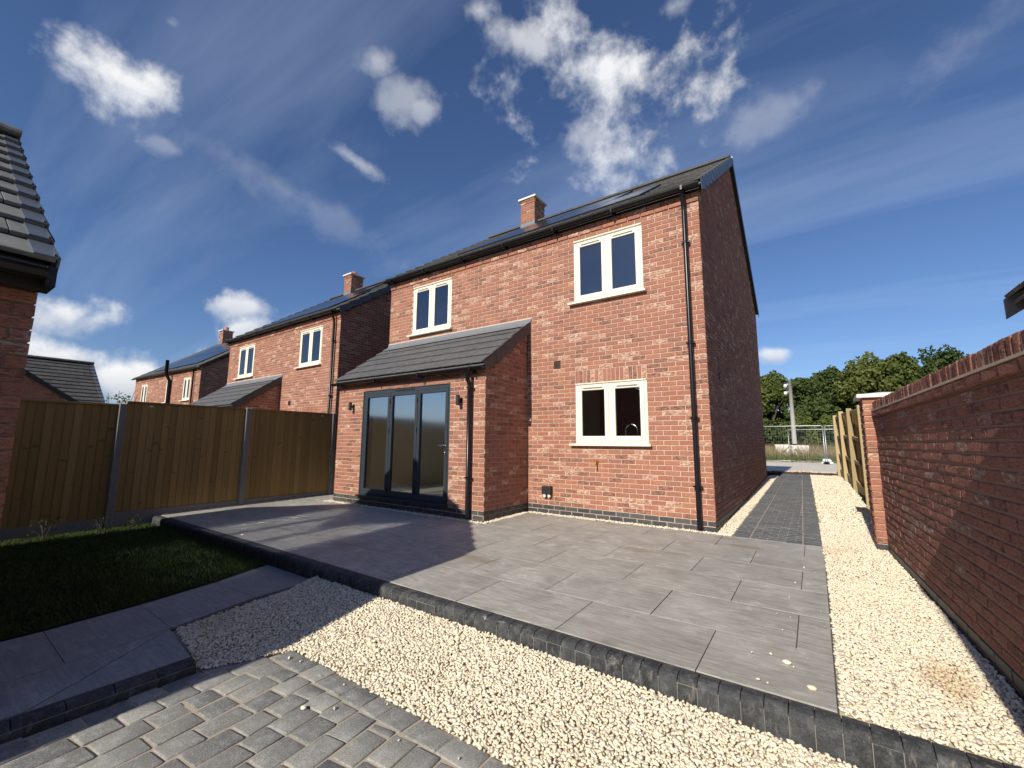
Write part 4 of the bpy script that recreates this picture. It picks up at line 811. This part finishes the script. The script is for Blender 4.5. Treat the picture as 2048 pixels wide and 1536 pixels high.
# ------------------------------------------------------------------ garages
def build_garage(label, loc, rz, L, W, ze, zr, zbase, zref, n_brick, tile, rows, cols, over=.15, single_tiles=True, brick=BRICK, barge=None, back=True, name='brick_garage', gut=True):
    G = thing(name, (loc[0], loc[1], 0), label, 'garage', rz=rz); W0 = Matrix.Translation((loc[0], loc[1], 0)) @ Matrix.Rotation(rz, 4, 'Z')
    ey, ry = -over, W / 2; tp = (zr - ze) / (ry - ey); zw = ze - .06
    wb = MB().use(MORTAR_G); wb.box((-L + .0095, .009, zbase), (-.0095, .22, zw)); zt = lambda y: ze + (y + over) * tp - .05
    for (a, b) in ((-.22, -.009), (-L + .009, -L + .22)): wb.prism([(.22, zbase), (W - .009, zbase), (W - .009, zt(.009)), (ry, zt(ry)), (.22, zt(.22))], 0, a, b)
    wb.box((-L + .22, W - .22, zbase), (-.22, W - .009, zw)); wb.build('wall', G)
    ws = [(MX((-L, 0, 0), (1, 0, 0)), courses(L, zbase, zw + .01, zref=zref), 0), (MX((0, .013, 0), (0, 1, 0)), courses(W - .013, zbase, zt(ry), zref=zref, phase=1, lo=lambda z: max(0, (z - zt(0)) / tp), hi=lambda z: min(W - .013, W - .013 - (z - zt(0)) / tp)), 0)]
    if back: ws.append((MX((-L, W, 0), (0, -1, 0)), courses(W - .013, zbase, zt(ry), zref=zref, lo=lambda z: max(0, (z - zt(0)) / tp), hi=lambda z: min(W - .013, W - .013 - (z - zt(0)) / tp)), 0))
    lay(G, ws, n_brick, brick, world=W0, chf=.005)
    rf = MB().use(tile); rf.prism([(ey + .02, ze - .03), (ry, zr - .03), (W + over, ze - .03), (W + over, ze + .02), (ry, zr + .03), (ey + .02, ze + .002)], 0, -L - .02, .02); roof = rf.build('roof', G)
    slope_tiles(roof, -L - .03, .03, cols, ey, ze, ry, zr, rows, tile, singles=single_tiles, th=.028, name='roof_tile')
    rm = MB().use(tile); rm.prism([(.13 * math.cos(t), .09 * math.sin(t)) for t in [math.pi * i / 8 for i in range(9)]] + [(-.10, -.02), (.10, -.02)], 0, -.21, .21); rme = rm.mesh('ridge_tile'); bev(rme, .005, 1); nr = max(3, int(L / .42))
    for i in range(nr): link('ridge_tile', rme, roof, Matrix.Translation((-L + .18 + (L - .34) * i / (nr - 1), ry, zr + .035)))
    Ls = math.hypot(ry - ey, zr - ze); ang = math.atan2(zr - ze, ry - ey); g = Ls / rows
    vm = MB().use(VERGE); vm.box((-.075, 0, .046), (.035, g + .01, .062)); vm.box((.022, 0, -.09), (.035, g + .01, .062)); vm.use(BLACKM).box((.005, .012, .055), (.022, .034, .072)); vme = vm.mesh('verge_cap'); bev(vme, .003, 1)
    if barge is None:
        for e in (0, 1):
            for i in range(rows):
                M = Matrix.Translation((.01 if e == 0 else -L - .01, ey + math.cos(ang) * g * i, ze + math.sin(ang) * g * i)) @ Matrix.Rotation(ang, 4, 'X') @ Matrix.Rotation(-.10, 4, 'X'); link('verge_cap', vme, roof, M if e == 0 else M @ Matrix.Diagonal((-1, 1, 1, 1)))
            for (y0_, y1_) in ((W / 2, W + over),):
                b = MB().use(VERGE_D); xx = .04 if e == 0 else -L - .055; b.prism([(y0_, zr + .06), (y1_, ze + .05), (y1_, ze - .10), (y0_, zr - .09)], 0, xx, xx + .015); b.build('verge_strip', roof)
    else:
        for e in (0, 1):
            b = MB().use(barge); xx = .05 if e == 0 else -L - .07
            b.prism([(ey - .02, ze + .03), (ry, zr + .05), (W + over, ze + .03), (W + over, ze - .13), (ry, zr - .12), (ey - .02, ze - .13)], 0, xx, xx + .02)
            b.build('bargeboard', roof)
    if not gut: return G
    fb = MB().use(BLACKM); fb.box((-L - .02, ey + .03, ze - .13), (.02, ey + .05, ze - .01)); fb.box((-.005, ey - .05, ze - .125), (.035, ey + .16, ze - .012)); fb.box((-L - .02, ey + .05, ze - .13), (.0, -.0, ze - .115)); fb.build('fascia', G)
    gutter(G, -L - .03, -.001, ey - .03, ze - .035, .055)
    return G
build_garage('brick garage with grey tiled roof at the left edge, close to the camera', (-2.42, -6.32), R(91.3), 5.6, 5.26, 2.205, 4.15, -.32, 2.1547 - .075 * 32, 220, TILE_G, 11, 17, brick=BRICK_OLD)
build_garage('garage behind the board fence whose brick gable end shows above it', (-18.66, -8.57), 0, 1.6, 5.26, 2.31, 4.22, -.7, -.69, 40, TILE, 11, 4, over=.12, single_tiles=False, barge=BLACKM)
build_garage('farthest small garage with a lichen-spotted grey tiled roof', (-21.1, -2.27), R(90), 6.0, 5.3, 2.50, 4.38, -.8, -.8, 0, TILE, 12, 16, single_tiles=False)
build_garage('right-hand garage in line with the garden wall, mostly outside the picture', (1.845, -5.17), R(180), 5.4, 5.4, 2.30, 3.86, -.32, -.3, 0, TILE_G, 11, 16, over=.06, single_tiles=False, brick=BRICK_OLD)
build_garage('garage behind the garden wall, only the tip of its roof shows at right', (2.66, -6.83), R(-90), 4.9, 5.2, 2.33, 4.2, -.3, -.3, 0, TILE_G, 11, 15, over=.15, single_tiles=False, barge=simple('bargeboard_grey', (.34, .30, .235), .7), gut=False)
# ------------------------------------------------------------------ garden wall with pier
def garden_wall():
    y1, y0 = .10, -5.16; d = Vector((wall_x(y1) - wall_x(y0), y1 - y0, 0)); Lw = d.length
    o = Vector((wall_x(y1), y1, 0)); xdir = -d.normalized()      # along the wall towards the camera, face looks to -x
    G = thing('garden_wall', (wall_x(-2), -2, 0), 'dark red brick garden wall with brick-on-edge coping, running along the right', 'wall'); base = Matrix.Translation((-wall_x(-2), 2, 0))
    M = base @ MX(o, xdir); W0 = Matrix.Translation((wall_x(-2), -2, 0))
    wb = MB().use(MORTAR_G); wb.box((0, .007, -.3), (Lw, .21, 1.655), M); wb.build('wall', G)
    b1 = courses(Lw, .06, 1.56, zref=.06, phase=0); b2 = courses(Lw, 1.56, 1.635, zref=1.56, phase=1)
    lay(G, [(M, b1, .002), (M, b2, .026)], 300, BRICK_OLD, chf=.0095, jit=.0034, world=W0)
    lay(G, [(M, courses(Lw, -.165, .06, zref=.06), .002)], 60, BLUE, name='plinth_brick', stuff='plinth', chf=.004, jit=.002, world=W0)
    lg = MB().use(mortar_mat('mortar_pale', (.62, .52, .40))); lg.box((0, -.0285, 1.632), (Lw, .20, 1.647), M); lg.build('coping_bed', G)
    cm = []
    for v in range(5):
        bm = bmesh.new(); bmesh.ops.create_cube(bm, size=1)
        for q in bm.verts: q.co = Vector((q.co.x * .065, q.co.y * .215, q.co.z * .108)) + Vector([random.uniform(-.003, .003) for _ in range(3)])
        bmesh.ops.bevel(bm, geom=bm.edges[:], offset=.009, segments=2, affect='EDGES', profile=.6)
        for q in bm.verts: q.co += Vector([random.uniform(-.0012, .0012) for _ in range(3)])
        me = bpy.data.meshes.new('coping_brick'); bm.to_mesh(me); bm.free(); me.materials.append(BRICK_OLD); cm.append(me)
    mj = MB().use(bpy.data.materials['mortar_pale']); mj.box((0, -.002, 1.645), (Lw, .202, 1.742), M); mj.build('coping_mortar', G)
    n = int(Lw / .0755)
    for i in range(n): link('coping_brick', cm[random.randint(0, 4)], G, M @ Matrix.Translation((.04 + i * .0755, .1 + random.uniform(-.004, .004), 1.698 + random.uniform(-.003, .003))) @ Matrix.Rotation(random.uniform(-.02, .02), 4, 'Z'))
    # pier
    x0, x1, ya, yb = 1.72, 2.165, .10, .53; P = thing('brick_pier', ((x0 + x1) / 2, (ya + yb) / 2, 0), 'square brick pier with a pale stone cap at the end of the garden wall', 'pier'); B = Matrix.Translation((-(x0 + x1) / 2, -(ya + yb) / 2, 0)); WP = B.inverted()
    c = MB().use(MORTAR); c.box((x0 + .007, ya + .007, -.2), (x1 - .007, yb - .007, 1.80), B); c.build('core', P)
    fs = [(MX((x0, ya, 0), (1, 0, 0)), x1 - x0, 0), (MX((x0, yb, 0), (0, -1, 0)), yb - ya - .012, 1), (MX((x1, ya + .012, 0), (0, 1, 0)), yb - ya - .012, 1), (MX((x1, yb, 0), (-1, 0, 0)), x1 - x0, 0)]
    lay(P, [(B @ m, courses(l, .06, 1.80, zref=.075, phase=ph), .003) for m, l, ph in fs], 140, BRICK, chf=.006, jit=.003, world=WP)
    lay(P, [(B @ m, courses(l, -.15, .075, zref=.075, phase=ph), .003) for m, l, ph in fs], 24, BLUE, name='plinth_brick', stuff='plinth', world=WP)
    q = MB().use(STONEW); k = .055; z = 1.80; q.v = [tuple(B @ Vector(p)) for p in ((x0 - k, ya - k, z), (x1 + k, ya - k, z), (x1 + k, yb + k, z), (x0 - k, yb + k, z), (x0 - k, ya - k, z + .045), (x1 + k, ya - k, z + .045), (x1 + k, yb + k, z + .045), (x0 - k, yb + k, z + .045), ((x0 + x1) / 2, (ya + yb) / 2, z + .085))]
    for f in ((0, 3, 2, 1), (0, 1, 5, 4), (1, 2, 6, 5), (2, 3, 7, 6), (3, 0, 4, 7), (4, 5, 8), (5, 6, 8), (6, 7, 8), (7, 4, 8)): q.face(f)
    me = q.mesh('pier_cap'); bev(me, .006, 1); link('pier_cap', me, P)
garden_wall()
# ------------------------------------------------------------------ board fence on the left
def board_fence():
    F = thing('board_fence', (-8.2, -3.6, 0), 'brown feather-edge board fence with concrete posts on the left boundary', 'fence'); B = Matrix.Translation((8.2, 3.6, 0))
    py = [1.20, -.73, -2.645, -4.59, -6.52, -8.45]; tops = [1.87, 1.865, 1.86, 1.80, 1.76]; bots = [.04, .035, .03, -.05, -.08]
    for i, y in enumerate(py):
        t = tops[min(i, 4)] + .03; m = MB().use(CONC); m.box((-8.255, y - .05, -.4), (-8.145, y + .05, t), B); me = m.mesh('concrete_post'); bev(me, .01, 1); link('concrete_post', me, F)
    bm_ = []
    for v in range(4):
        m = MB().use(WOOD); m.v = [(-.008, 0, 0), (.010, 0, 0), (.002, .118, 0), (-.008, .118, 0), (-.008, 0, 1), (.010, 0, 1), (.002, .118, 1), (-.008, .118, 1)]
        for f in ((0, 1, 2, 3), (4, 7, 6, 5), (0, 4, 5, 1), (1, 5, 6, 2), (2, 6, 7, 3), (3, 7, 4, 0)): m.face(f)
        bm_.append(m.mesh('board'))
    for i in range(5):
        ya, yb = py[i + 1] + .05, py[i] - .05; t, b = tops[i], bots[i]
        g = MB().use(CONC); g.box((-8.225, ya, b - .25), (-8.175, yb, b + .035), B); g.build('gravel_board', F)
        c = MB().use(WOOD); c.box((-8.235, ya, t - .012), (-8.165, yb, t + .018), B); c.build('cap_rail', F)
        for zz in (b + .35, (t + b) / 2, t - .2): r = MB().use(WOOD); r.box((-8.245, ya, zz), (-8.212, yb, zz + .07), B); r.build('rail', F)
        n = 18; wd = (yb - ya) / n
        for k in range(n): link('board', bm_[random.randint(0, 3)], F, B @ Matrix.Translation((-8.197, ya + wd * k, b + .037)) @ Matrix.Rotation(random.uniform(-.004, .004), 4, 'X') @ Matrix.Diagonal((1, wd * 1.12 / .118, t - b - .05, 1)))
        tg = MB().use(WHITE); tg.prism([(.035 * math.cos(a), .014 * math.sin(a)) for a in [2 * math.pi * q / 12 for q in range(12)]], 0, 0, .003); 
        if i in (1, 2): link('maker_tag', tg.mesh('maker_tag'), F, B @ Matrix.Translation((-8.183, yb - .25 if i == 1 else yb - 1.52, t - .05)))
board_fence()
# ------------------------------------------------------------------ timber fence beyond the pier (we see its rails)
def rail_fence():
    pts = [(1.975, 4.05, gz(4.05)), (1.90, 5.95, gz(5.95)), (1.83, 7.9, .25), (1.76, 9.85, .25)]
    F = thing('rail_fence', pts[1], 'pale timber fence seen from its rail side beyond the brick pier', 'fence'); B = Matrix.Translation(-Vector(pts[1]))
    allp = [(2.05, 2.1, gz(2.1))] + pts
    for (x, y, z) in allp: m = MB().use(WOODL); m.box((x - .05, y - .05, z - .2), (x + .05, y + .05, z + 1.86), B); me = m.mesh('post'); bev(me, .006, 1); link('post', me, F)
    for i in range(len(allp) - 1):
        a, b = Vector(allp[i]), Vector(allp[i + 1]); d = (b - a); Ld = d.length; M = B @ MX(tuple(b + Vector((.028, 0, 0))), tuple(-d)); sl_ = (a.z - b.z) / Ld
        for zz in (.16, .62, 1.16, 1.74): r = MB().use(WOODL); r.box((.05, -.02, zz), (Ld - .05, .02, zz + .07), M @ Matrix(((1, 0, 0, 0), (0, 1, 0, 0), (sl_, 0, 1, 0), (0, 0, 0, 1)))); r.build('rail', F)
        g = MB().use(WOODL); g.box((.05, -.012, .0), (Ld - .05, .012, .15), M); g.build('gravel_board', F)
        n = 17; wd = Ld / n; mb = MB().use(WOOD); mb.box((0, .022, 0), (wd * .97, .036, 1.68)); me = mb.mesh('board')
        for k in range(n): link('board', me, F, M @ Matrix.Translation((wd * k, random.uniform(0, .006), .15 + sl_ * wd * k)))
rail_fence()
# ------------------------------------------------------------------ street beyond
sheet('road', [(-60, 12.4), (60, 12.4), (60, 22.2), (-60, 22.2)], .215, ROADM, 'pale dusty road beyond the end of the side path')
def clods(name, x0, x1, y0, y1, z, n, r, mat, label, seed):
    g = random.Random(seed); mb = MB().use(mat); v0, f0 = ICO[1]
    for _ in range(n):
        c = np.array((g.uniform(x0, x1), g.uniform(y0, y1), z)); s = g.uniform(*r); k = len(mb.v); q = v0 * np.array((s * g.uniform(.8, 1.4), s * g.uniform(.8, 1.4), s * g.uniform(.5, .9))) * (1 + .2 * np.array([[g.gauss(0, 1)] for _ in v0])) + c
        mb.rv = g.random(); mb.v += [tuple(p) for p in q]
        for f in f0: mb.face([k + int(i) for i in f])
    return tag(mb.build(name), label, None, None, 'stuff')
sheet('soil_strip', [(-30, 10.36), (30, 10.36), (30, 12.4), (-30, 12.4)], .222, SOIL, 'strip of bare brown soil across the end of the path')
clods('soil_clods', -1, 3.2, 10.36, 11.6, .225, 420, (.02, .07), SOIL, 'brown soil clods heaped at the end of the side path', 4)
clods('rubble', -.3, 2.6, 11.9, 12.6, .225, 160, (.02, .06), simple('rubble_stone', (.55, .47, .36), .9), 'line of pale stone rubble along the near edge of the road', 5)
clods('verge_rubble', -8, 5, 22.2, 24.2, .22, 500, (.03, .10), simple('verge_stone', (.36, .28, .19), .9), 'brown earth and stones below the white tank', 6)
def gfar(x, y): return .2
blades('meadow_grass', [(-22, 30), (14, 27), (20, 44), (-24, 46)], 36000, (.35, 1.15), (.012, .03), gfar, DRYG, 'tall dry brown grass behind the temporary fence', 8, .22)
blades('verge_weeds', [(-14, 22.8), (8, 22.8), (10, 30), (-16, 30)], 16000, (.08, .38), (.01, .03), gfar, WEED, 'green weeds on the far side of the road', 9, .4)
def heras(x0, x1, y, z, label, rz=0, h=1.95):
    F = thing('temporary_fence', ((x0 + x1) / 2, y, z), label, 'fence', 'temporary wire fence panels along the road', rz=rz); a = (x1 - x0) / 2 - .02; r = .12
    path = [(-a, 0, .05), (-a, 0, h - r)] + [(-a + r - r * math.cos(t), 0, h - r + r * math.sin(t)) for t in [math.pi / 2 * i / 5 for i in range(1, 6)]] + [(a - r + r * math.sin(t), 0, h - r + r * math.cos(t)) for t in [math.pi / 2 * i / 5 for i in range(0, 6)]] + [(a, 0, .05)]
    m = MB().use(GALV); m.tube(path, .021, 8); m.tube([(-a, 0, .12), (a, 0, .12)], .017, 8); m.build('frame', F, smooth=True)
    wv = MB().use(GALV); k = -a + .075
    while k < a: wv.box((k - .0012, -.0012, .12), (k + .0012, .0012, h)); k += .115
    zz = .3
    while zz < h: wv.box((-a, -.0012, zz - .0012), (a, .0012, zz + .0012)); zz += .27
    tag(wv.build('wire_mesh', F), kind='stuff')
    for s in (-1, 1): b = MB().use(BLACKM); b.box((s * (a + .02) - .11, -.32, 0), (s * (a + .02) + .11, .32, .12)); me = b.mesh('foot'); bev(me, .03, 2); link('foot', me, F)
heras(-1.85, 1.60, 20.6, .225, 'nearest temporary wire fence panel, right in front of the white tank'); heras(1.64, 5.1, 20.6, .225, 'temporary wire fence panel mostly behind the pale timber fence'); heras(-5.3, -1.89, 20.6, .225, 'temporary wire fence panel mostly hidden by the house corner')
heras(-.2, 3.3, 26.5, .2, 'temporary wire fence panel farther back, behind the pole')
bg_ = MB().use(WHITE); bg_.v = [(-.28, -.2, 0), (.30, -.2, 0), (.28, .2, 0), (-.26, .2, 0), (-.16, -.10, .26), (.14, -.1, .24), (.12, .1, .25), (-.14, .1, .26)]
for f in ((0, 3, 2, 1), (4, 5, 6, 7), (0, 1, 5, 4), (1, 2, 6, 5), (2, 3, 7, 6), (3, 0, 4, 7)): bg_.face(f)
me = bg_.mesh('sandbag'); bev(me, .07, 3); o = link('sandbag', me); o.location = (1.66, 21.1, .225); tag(o, 'white ballast bag at the foot of the temporary fence', 'bag')
# white tank with the pole standing in it
TK = thing('white_tank', (-.20, 31.5, .2), 'dirty white ribbed tank used as a base for the pole across the road', 'tank')
q = MB().use(TANK); q.v = [(-.90, -.5, 0), (.98, -.5, 0), (.98, .5, 0), (-.90, .5, 0), (-1.06, -.56, .98), (1.06, -.56, .98), (1.06, .56, .98), (-1.06, .56, .98)]
for f in ((0, 3, 2, 1), (0, 1, 5, 4), (1, 2, 6, 5), (2, 3, 7, 6), (3, 0, 4, 7), (4, 5, 6, 7)): q.face(f)
q.build('body', TK)
for xx in (-.62, -.30, .36, .68): m = MB().use(TANK); m.box((xx - .05, -.60, .05), (xx + .05, -.50, .95)); m.build('rib', TK)
m = MB().use(STONEW); m.box((-.14, -.66, .0), (.16, -.52, .72)); m.build('cleat', TK)
for s in (-1, 1): m = MB().use(BLACKM); m.tube([(-.12, -.60, .88), (s * .75, -.62, .22)], .02, 6); m.build('strap', TK)
m = MB().use(BLACKM); m.box((-.15, -.6, .96), (1.05, .1, 1.04)); m.build('rubber_mat', TK)
PO = thing('camera_pole', (-.02, 31.5, .9), 'grey timber pole with white cameras near its top, standing in the white tank', 'pole')
m = MB().use(POLE); m.tube([(0, 0, -.6), (0, 0, 5.1)], [.155, .125], 12); m.build('pole', PO, smooth=True)
for (dz, dx) in ((4.75, -.30), (4.2, -.32)):
    m = MB().use(WHITE); m.tube([(-.1, 0, dz), (dx + .05, -.04, dz)], .03, 8); m.lathe((dx, -.08, dz - .08), [(.05, -.14), (.11, -.1), (.12, .02), (.08, .12)], 12); m.build('camera_head', PO, smooth=True)
m = MB().use(GALV); m.box((.15, -.12, 0.15), (.50, .05, .32)); m.build('battery_box', PO)
# ------------------------------------------------------------------ trees
def leaf_cloud(g, lobes, n, size, mat):
    per = [l[3] ** 2 for l in lobes]; tot = sum(per); V = []; Rn = []
    for l, p in zip(lobes, per):
        k = int(n * p / tot); d = g.normal(size=(k, 3)); d /= np.linalg.norm(d, axis=1)[:, None]; rad = l[3] * (1 - .42 * g.random(k) ** 2.0) * (1 + .16 * np.sin(5 * d[:, 0] + l[0] * 3) * np.sin(4 * d[:, 2] + l[1] * 5))
        c = np.array(l[:3]) + d * rad[:, None] * np.array([1, 1, l[4]]); a = g.normal(size=(k, 3)); a /= np.linalg.norm(a, axis=1)[:, None]; nrm = d + .9 * g.normal(size=(k, 3)); b = np.cross(nrm, a); b /= np.linalg.norm(b, axis=1)[:, None]; a = np.cross(b, nrm); a /= np.linalg.norm(a, axis=1)[:, None]
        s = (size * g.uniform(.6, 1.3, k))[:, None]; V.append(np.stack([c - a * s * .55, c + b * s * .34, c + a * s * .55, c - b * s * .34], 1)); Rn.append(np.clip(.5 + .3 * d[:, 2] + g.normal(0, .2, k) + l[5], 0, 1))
    V = np.concatenate(V); Rn = np.concatenate(Rn); n = len(V); me = bpy.data.meshes.new('crown'); me.vertices.add(n * 4); me.vertices.foreach_set('co', V.reshape(-1).astype(np.float32)); me.loops.add(n * 4); me.loops.foreach_set('vertex_index', np.arange(n * 4, dtype=np.int32)); me.polygons.add(n); me.polygons.foreach_set('loop_start', np.arange(0, n * 4, 4, dtype=np.int32)); me.update(calc_edges=True)
    me.materials.append(mat); at = me.attributes.new('rnd', 'FLOAT', 'FACE'); at.data.foreach_set('value', (Rn * .92).astype(np.float32)); return me
def tree(x, y, h, r, mat, label, seed, n=14000, low=.10):
    g = np.random.default_rng(seed); rr = random.Random(seed); T = thing('tree', (x, y, .18), label, 'tree', 'trees in the wood beyond the road')
    lobes = []
    for i in range(34):
        t = rr.random(); zz = h * (low + (1 - low) * t * .93); w = r * (1 - .75 * max(0, t - .45) / .55) * .82; a = rr.uniform(0, 6.283); q = w * math.sqrt(rr.random()); lobes.append((q * math.cos(a), q * math.sin(a), zz, r * rr.uniform(.22, .42), rr.uniform(.7, 1), rr.uniform(-.18, .12)))
    for i in range(10): lobes.append((rr.uniform(-.35, .35) * r, rr.uniform(-.35, .35) * r, h * rr.uniform(.84, .99), r * rr.uniform(.10, .20), 1.25, rr.uniform(-.05, .15)))
    tr = MB().use(BARK); tr.tube([(0, 0, -.3), (.05, 0, h * .3), (.1, .05, h * .75)], [h * .03, h * .022, h * .008], 9)
    for i in range(7): a = rr.uniform(0, 6.28); z0 = h * rr.uniform(.2, .55); tr.tube([(0.05, 0, z0), (math.cos(a) * r * .4, math.sin(a) * r * .4, z0 + h * .15), (math.cos(a) * r * .7, math.sin(a) * r * .7, z0 + h * .25)], [h * .011, h * .007, h * .002], 6)
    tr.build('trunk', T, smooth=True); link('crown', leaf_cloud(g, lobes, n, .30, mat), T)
TR = [(-8.5, 48, 7.6, 3.6, LEAF_A, 'dark green tree partly behind the house corner'), (-5.2, 47, 7.9, 3.2, LEAF_B, 'mid green tree just left of the pole'), (-2.4, 48.5, 8.2, 3.1, LEAF_B, 'leafy tree straight behind the pole'), (.6, 47.5, 7.7, 3.0, LEAF_A, 'darker tree just right of the pole'),
      (3.3, 49, 8.9, 3.4, LEAF_A, 'dark tall tree between the pole and the brick pier'), (5.6, 46.5, 9.2, 3.2, LEAF_C, 'yellow-green tree with a tall wispy top above the pier cap'), (8.4, 48.5, 9.5, 3.4, LEAF_B, 'rounded green tree right of the pier cap'), (11.6, 48, 9.7, 3.5, LEAF_A, 'dark round-topped tree showing over the wall coping'), (14.8, 49, 8.2, 3.6, LEAF_B, 'low green tree hidden behind the wall coping'), (-12.6, 49, 7.4, 3.6, LEAF_B, 'green tree hidden behind the nearest house')]
TR += [(-10.2, 53, 7.9, 4.2, LEAF_B, 'tree deep in the wood, seen between the crowns left of the pole'), (-3.6, 54, 8.6, 4.4, LEAF_A, 'tree deep in the wood directly behind the pole'), (2.2, 54, 8.6, 4.4, LEAF_B, 'tree deep in the wood right of the pole'), (7.2, 53, 9.6, 4.4, LEAF_A, 'tree deep in the wood behind the pier cap'), (12.8, 54, 9.4, 4.6, LEAF_B, 'tree deep in the wood behind the wall coping')]
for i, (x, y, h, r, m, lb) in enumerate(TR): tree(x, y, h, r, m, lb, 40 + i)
HB = []
for i, (x, y, r) in enumerate(((-7, 43.5, 2.0), (-4, 44, 1.9), (-1.4, 43.6, 2.1), (1.6, 43.4, 2.0), (4.4, 43.2, 2.1), (7.4, 43.4, 2.2), (10.4, 43.5, 2.1))):
    g = np.random.default_rng(80 + i); rr = random.Random(i); T = thing('shrub', (x, y, .18), ['bush at the wood edge by the house corner', 'bush at the wood edge left of the pole', 'bush at the wood edge behind the pole', 'bush at the wood edge right of the pole', 'bush at the wood edge above the timber fence', 'bush at the wood edge behind the pier', 'bush at the wood edge hidden by the garden wall'][i], 'bush')
    lob = [(rr.uniform(-1, 1) * r * .95, rr.uniform(-.5, .5) * r, rr.uniform(.15, 1.6) * r, r * rr.uniform(.3, .5), .9, rr.uniform(-.15, .1)) for _ in range(16)]; link('foliage', leaf_cloud(g, lob, 6500, .26, (LEAF_A, LEAF_B)[i % 2]), T)
    s = MB().use(BARK)
    for k in range(4): s.tube([(0, 0, -.2), (rr.uniform(-.6, .6), rr.uniform(-.3, .3), r)], [.05, .02], 6)
    s.build('stem', T)
# bare-twigged tree far left between the houses
T = thing('tree', (-27.5, -.6, -.6), 'small thin-branched tree beside the farthest house', 'tree'); rr = random.Random(5); m = MB().use(BARK)
for i in range(16): a = rr.uniform(0, 6.28); m.tube([(0, 0, 0), (.15 * math.cos(a), .15 * math.sin(a), 1.6), (rr.uniform(.3, .9) * math.cos(a), rr.uniform(.3, .9) * math.sin(a), rr.uniform(2.6, 4.4))], [.05, .03, .008], 6)
m.build('trunk', T); link('crown', leaf_cloud(np.random.default_rng(3), [(rr.uniform(-.7, .7), rr.uniform(-.7, .7), rr.uniform(2, 4), .35, 1, 0) for _ in range(10)], 260, .12, LEAF_A), T)
# ------------------------------------------------------------------ small garden plants and loose bits
for i, (x, y, z, h, lb) in enumerate(((-7.75, -5.35, -.18, .30, 'young leafy shrub at the fence foot, nearest the left garage'), (-7.85, -4.75, -.18, .22, 'young shrub by the leftmost visible concrete post'), (-7.9, -4.35, -.18, .18, 'small sparse shrub at the fence foot near the patio corner'))):
    T = thing('shrub', (x, y, z), lb, 'shrub'); g = np.random.default_rng(i); rr = random.Random(i + 9); m = MB().use(BARK); lob = []
    for k in range(8): a = rr.uniform(0, 6.28); e = (math.cos(a) * h * rr.uniform(.2, .6), math.sin(a) * h * rr.uniform(.2, .6), h * rr.uniform(.5, 1)); m.tube([(0, 0, -.02), (e[0] * .4, e[1] * .4, e[2] * .6), e], [.006, .004, .002], 5); lob.append((*e, .08, .8, 0))
    m.build('stem', T); link('foliage', leaf_cloud(g, lob, 80, .03, LEAF_S), T)
for i, (x, y, z, s, lb) in enumerate(((-1.27, -5.20, -.268, .016, 'single white pebble lying on the block paving'), (1.10, -3.78, -.045, .019, 'white pebble on the last slab, beside the gravel edge'), (.98, -3.55, -.042, .020, 'white pebble on the last slab, nearer the patio joint'))):
    v0, f0 = ICO[2]; mb = MB().use(STONE); mb.rv = .3; mb.v = [tuple(p) for p in v0 * np.array((s * 1.2, s, s * .6)) * (1 + .08 * np.random.default_rng(i).normal(size=(len(v0), 1)))]
    for f in f0: mb.face([int(q) for q in f])
    o = mb.build('pebble', smooth=True); o.location = (x, y, z + s * .5); tag(o, lb, 'pebble')
bx = MB().use(BRASS)
print('objects', len(bpy.data.objects), 'tris', sum(len(o.data.polygons) for o in bpy.data.objects if o.type == 'MESH'))
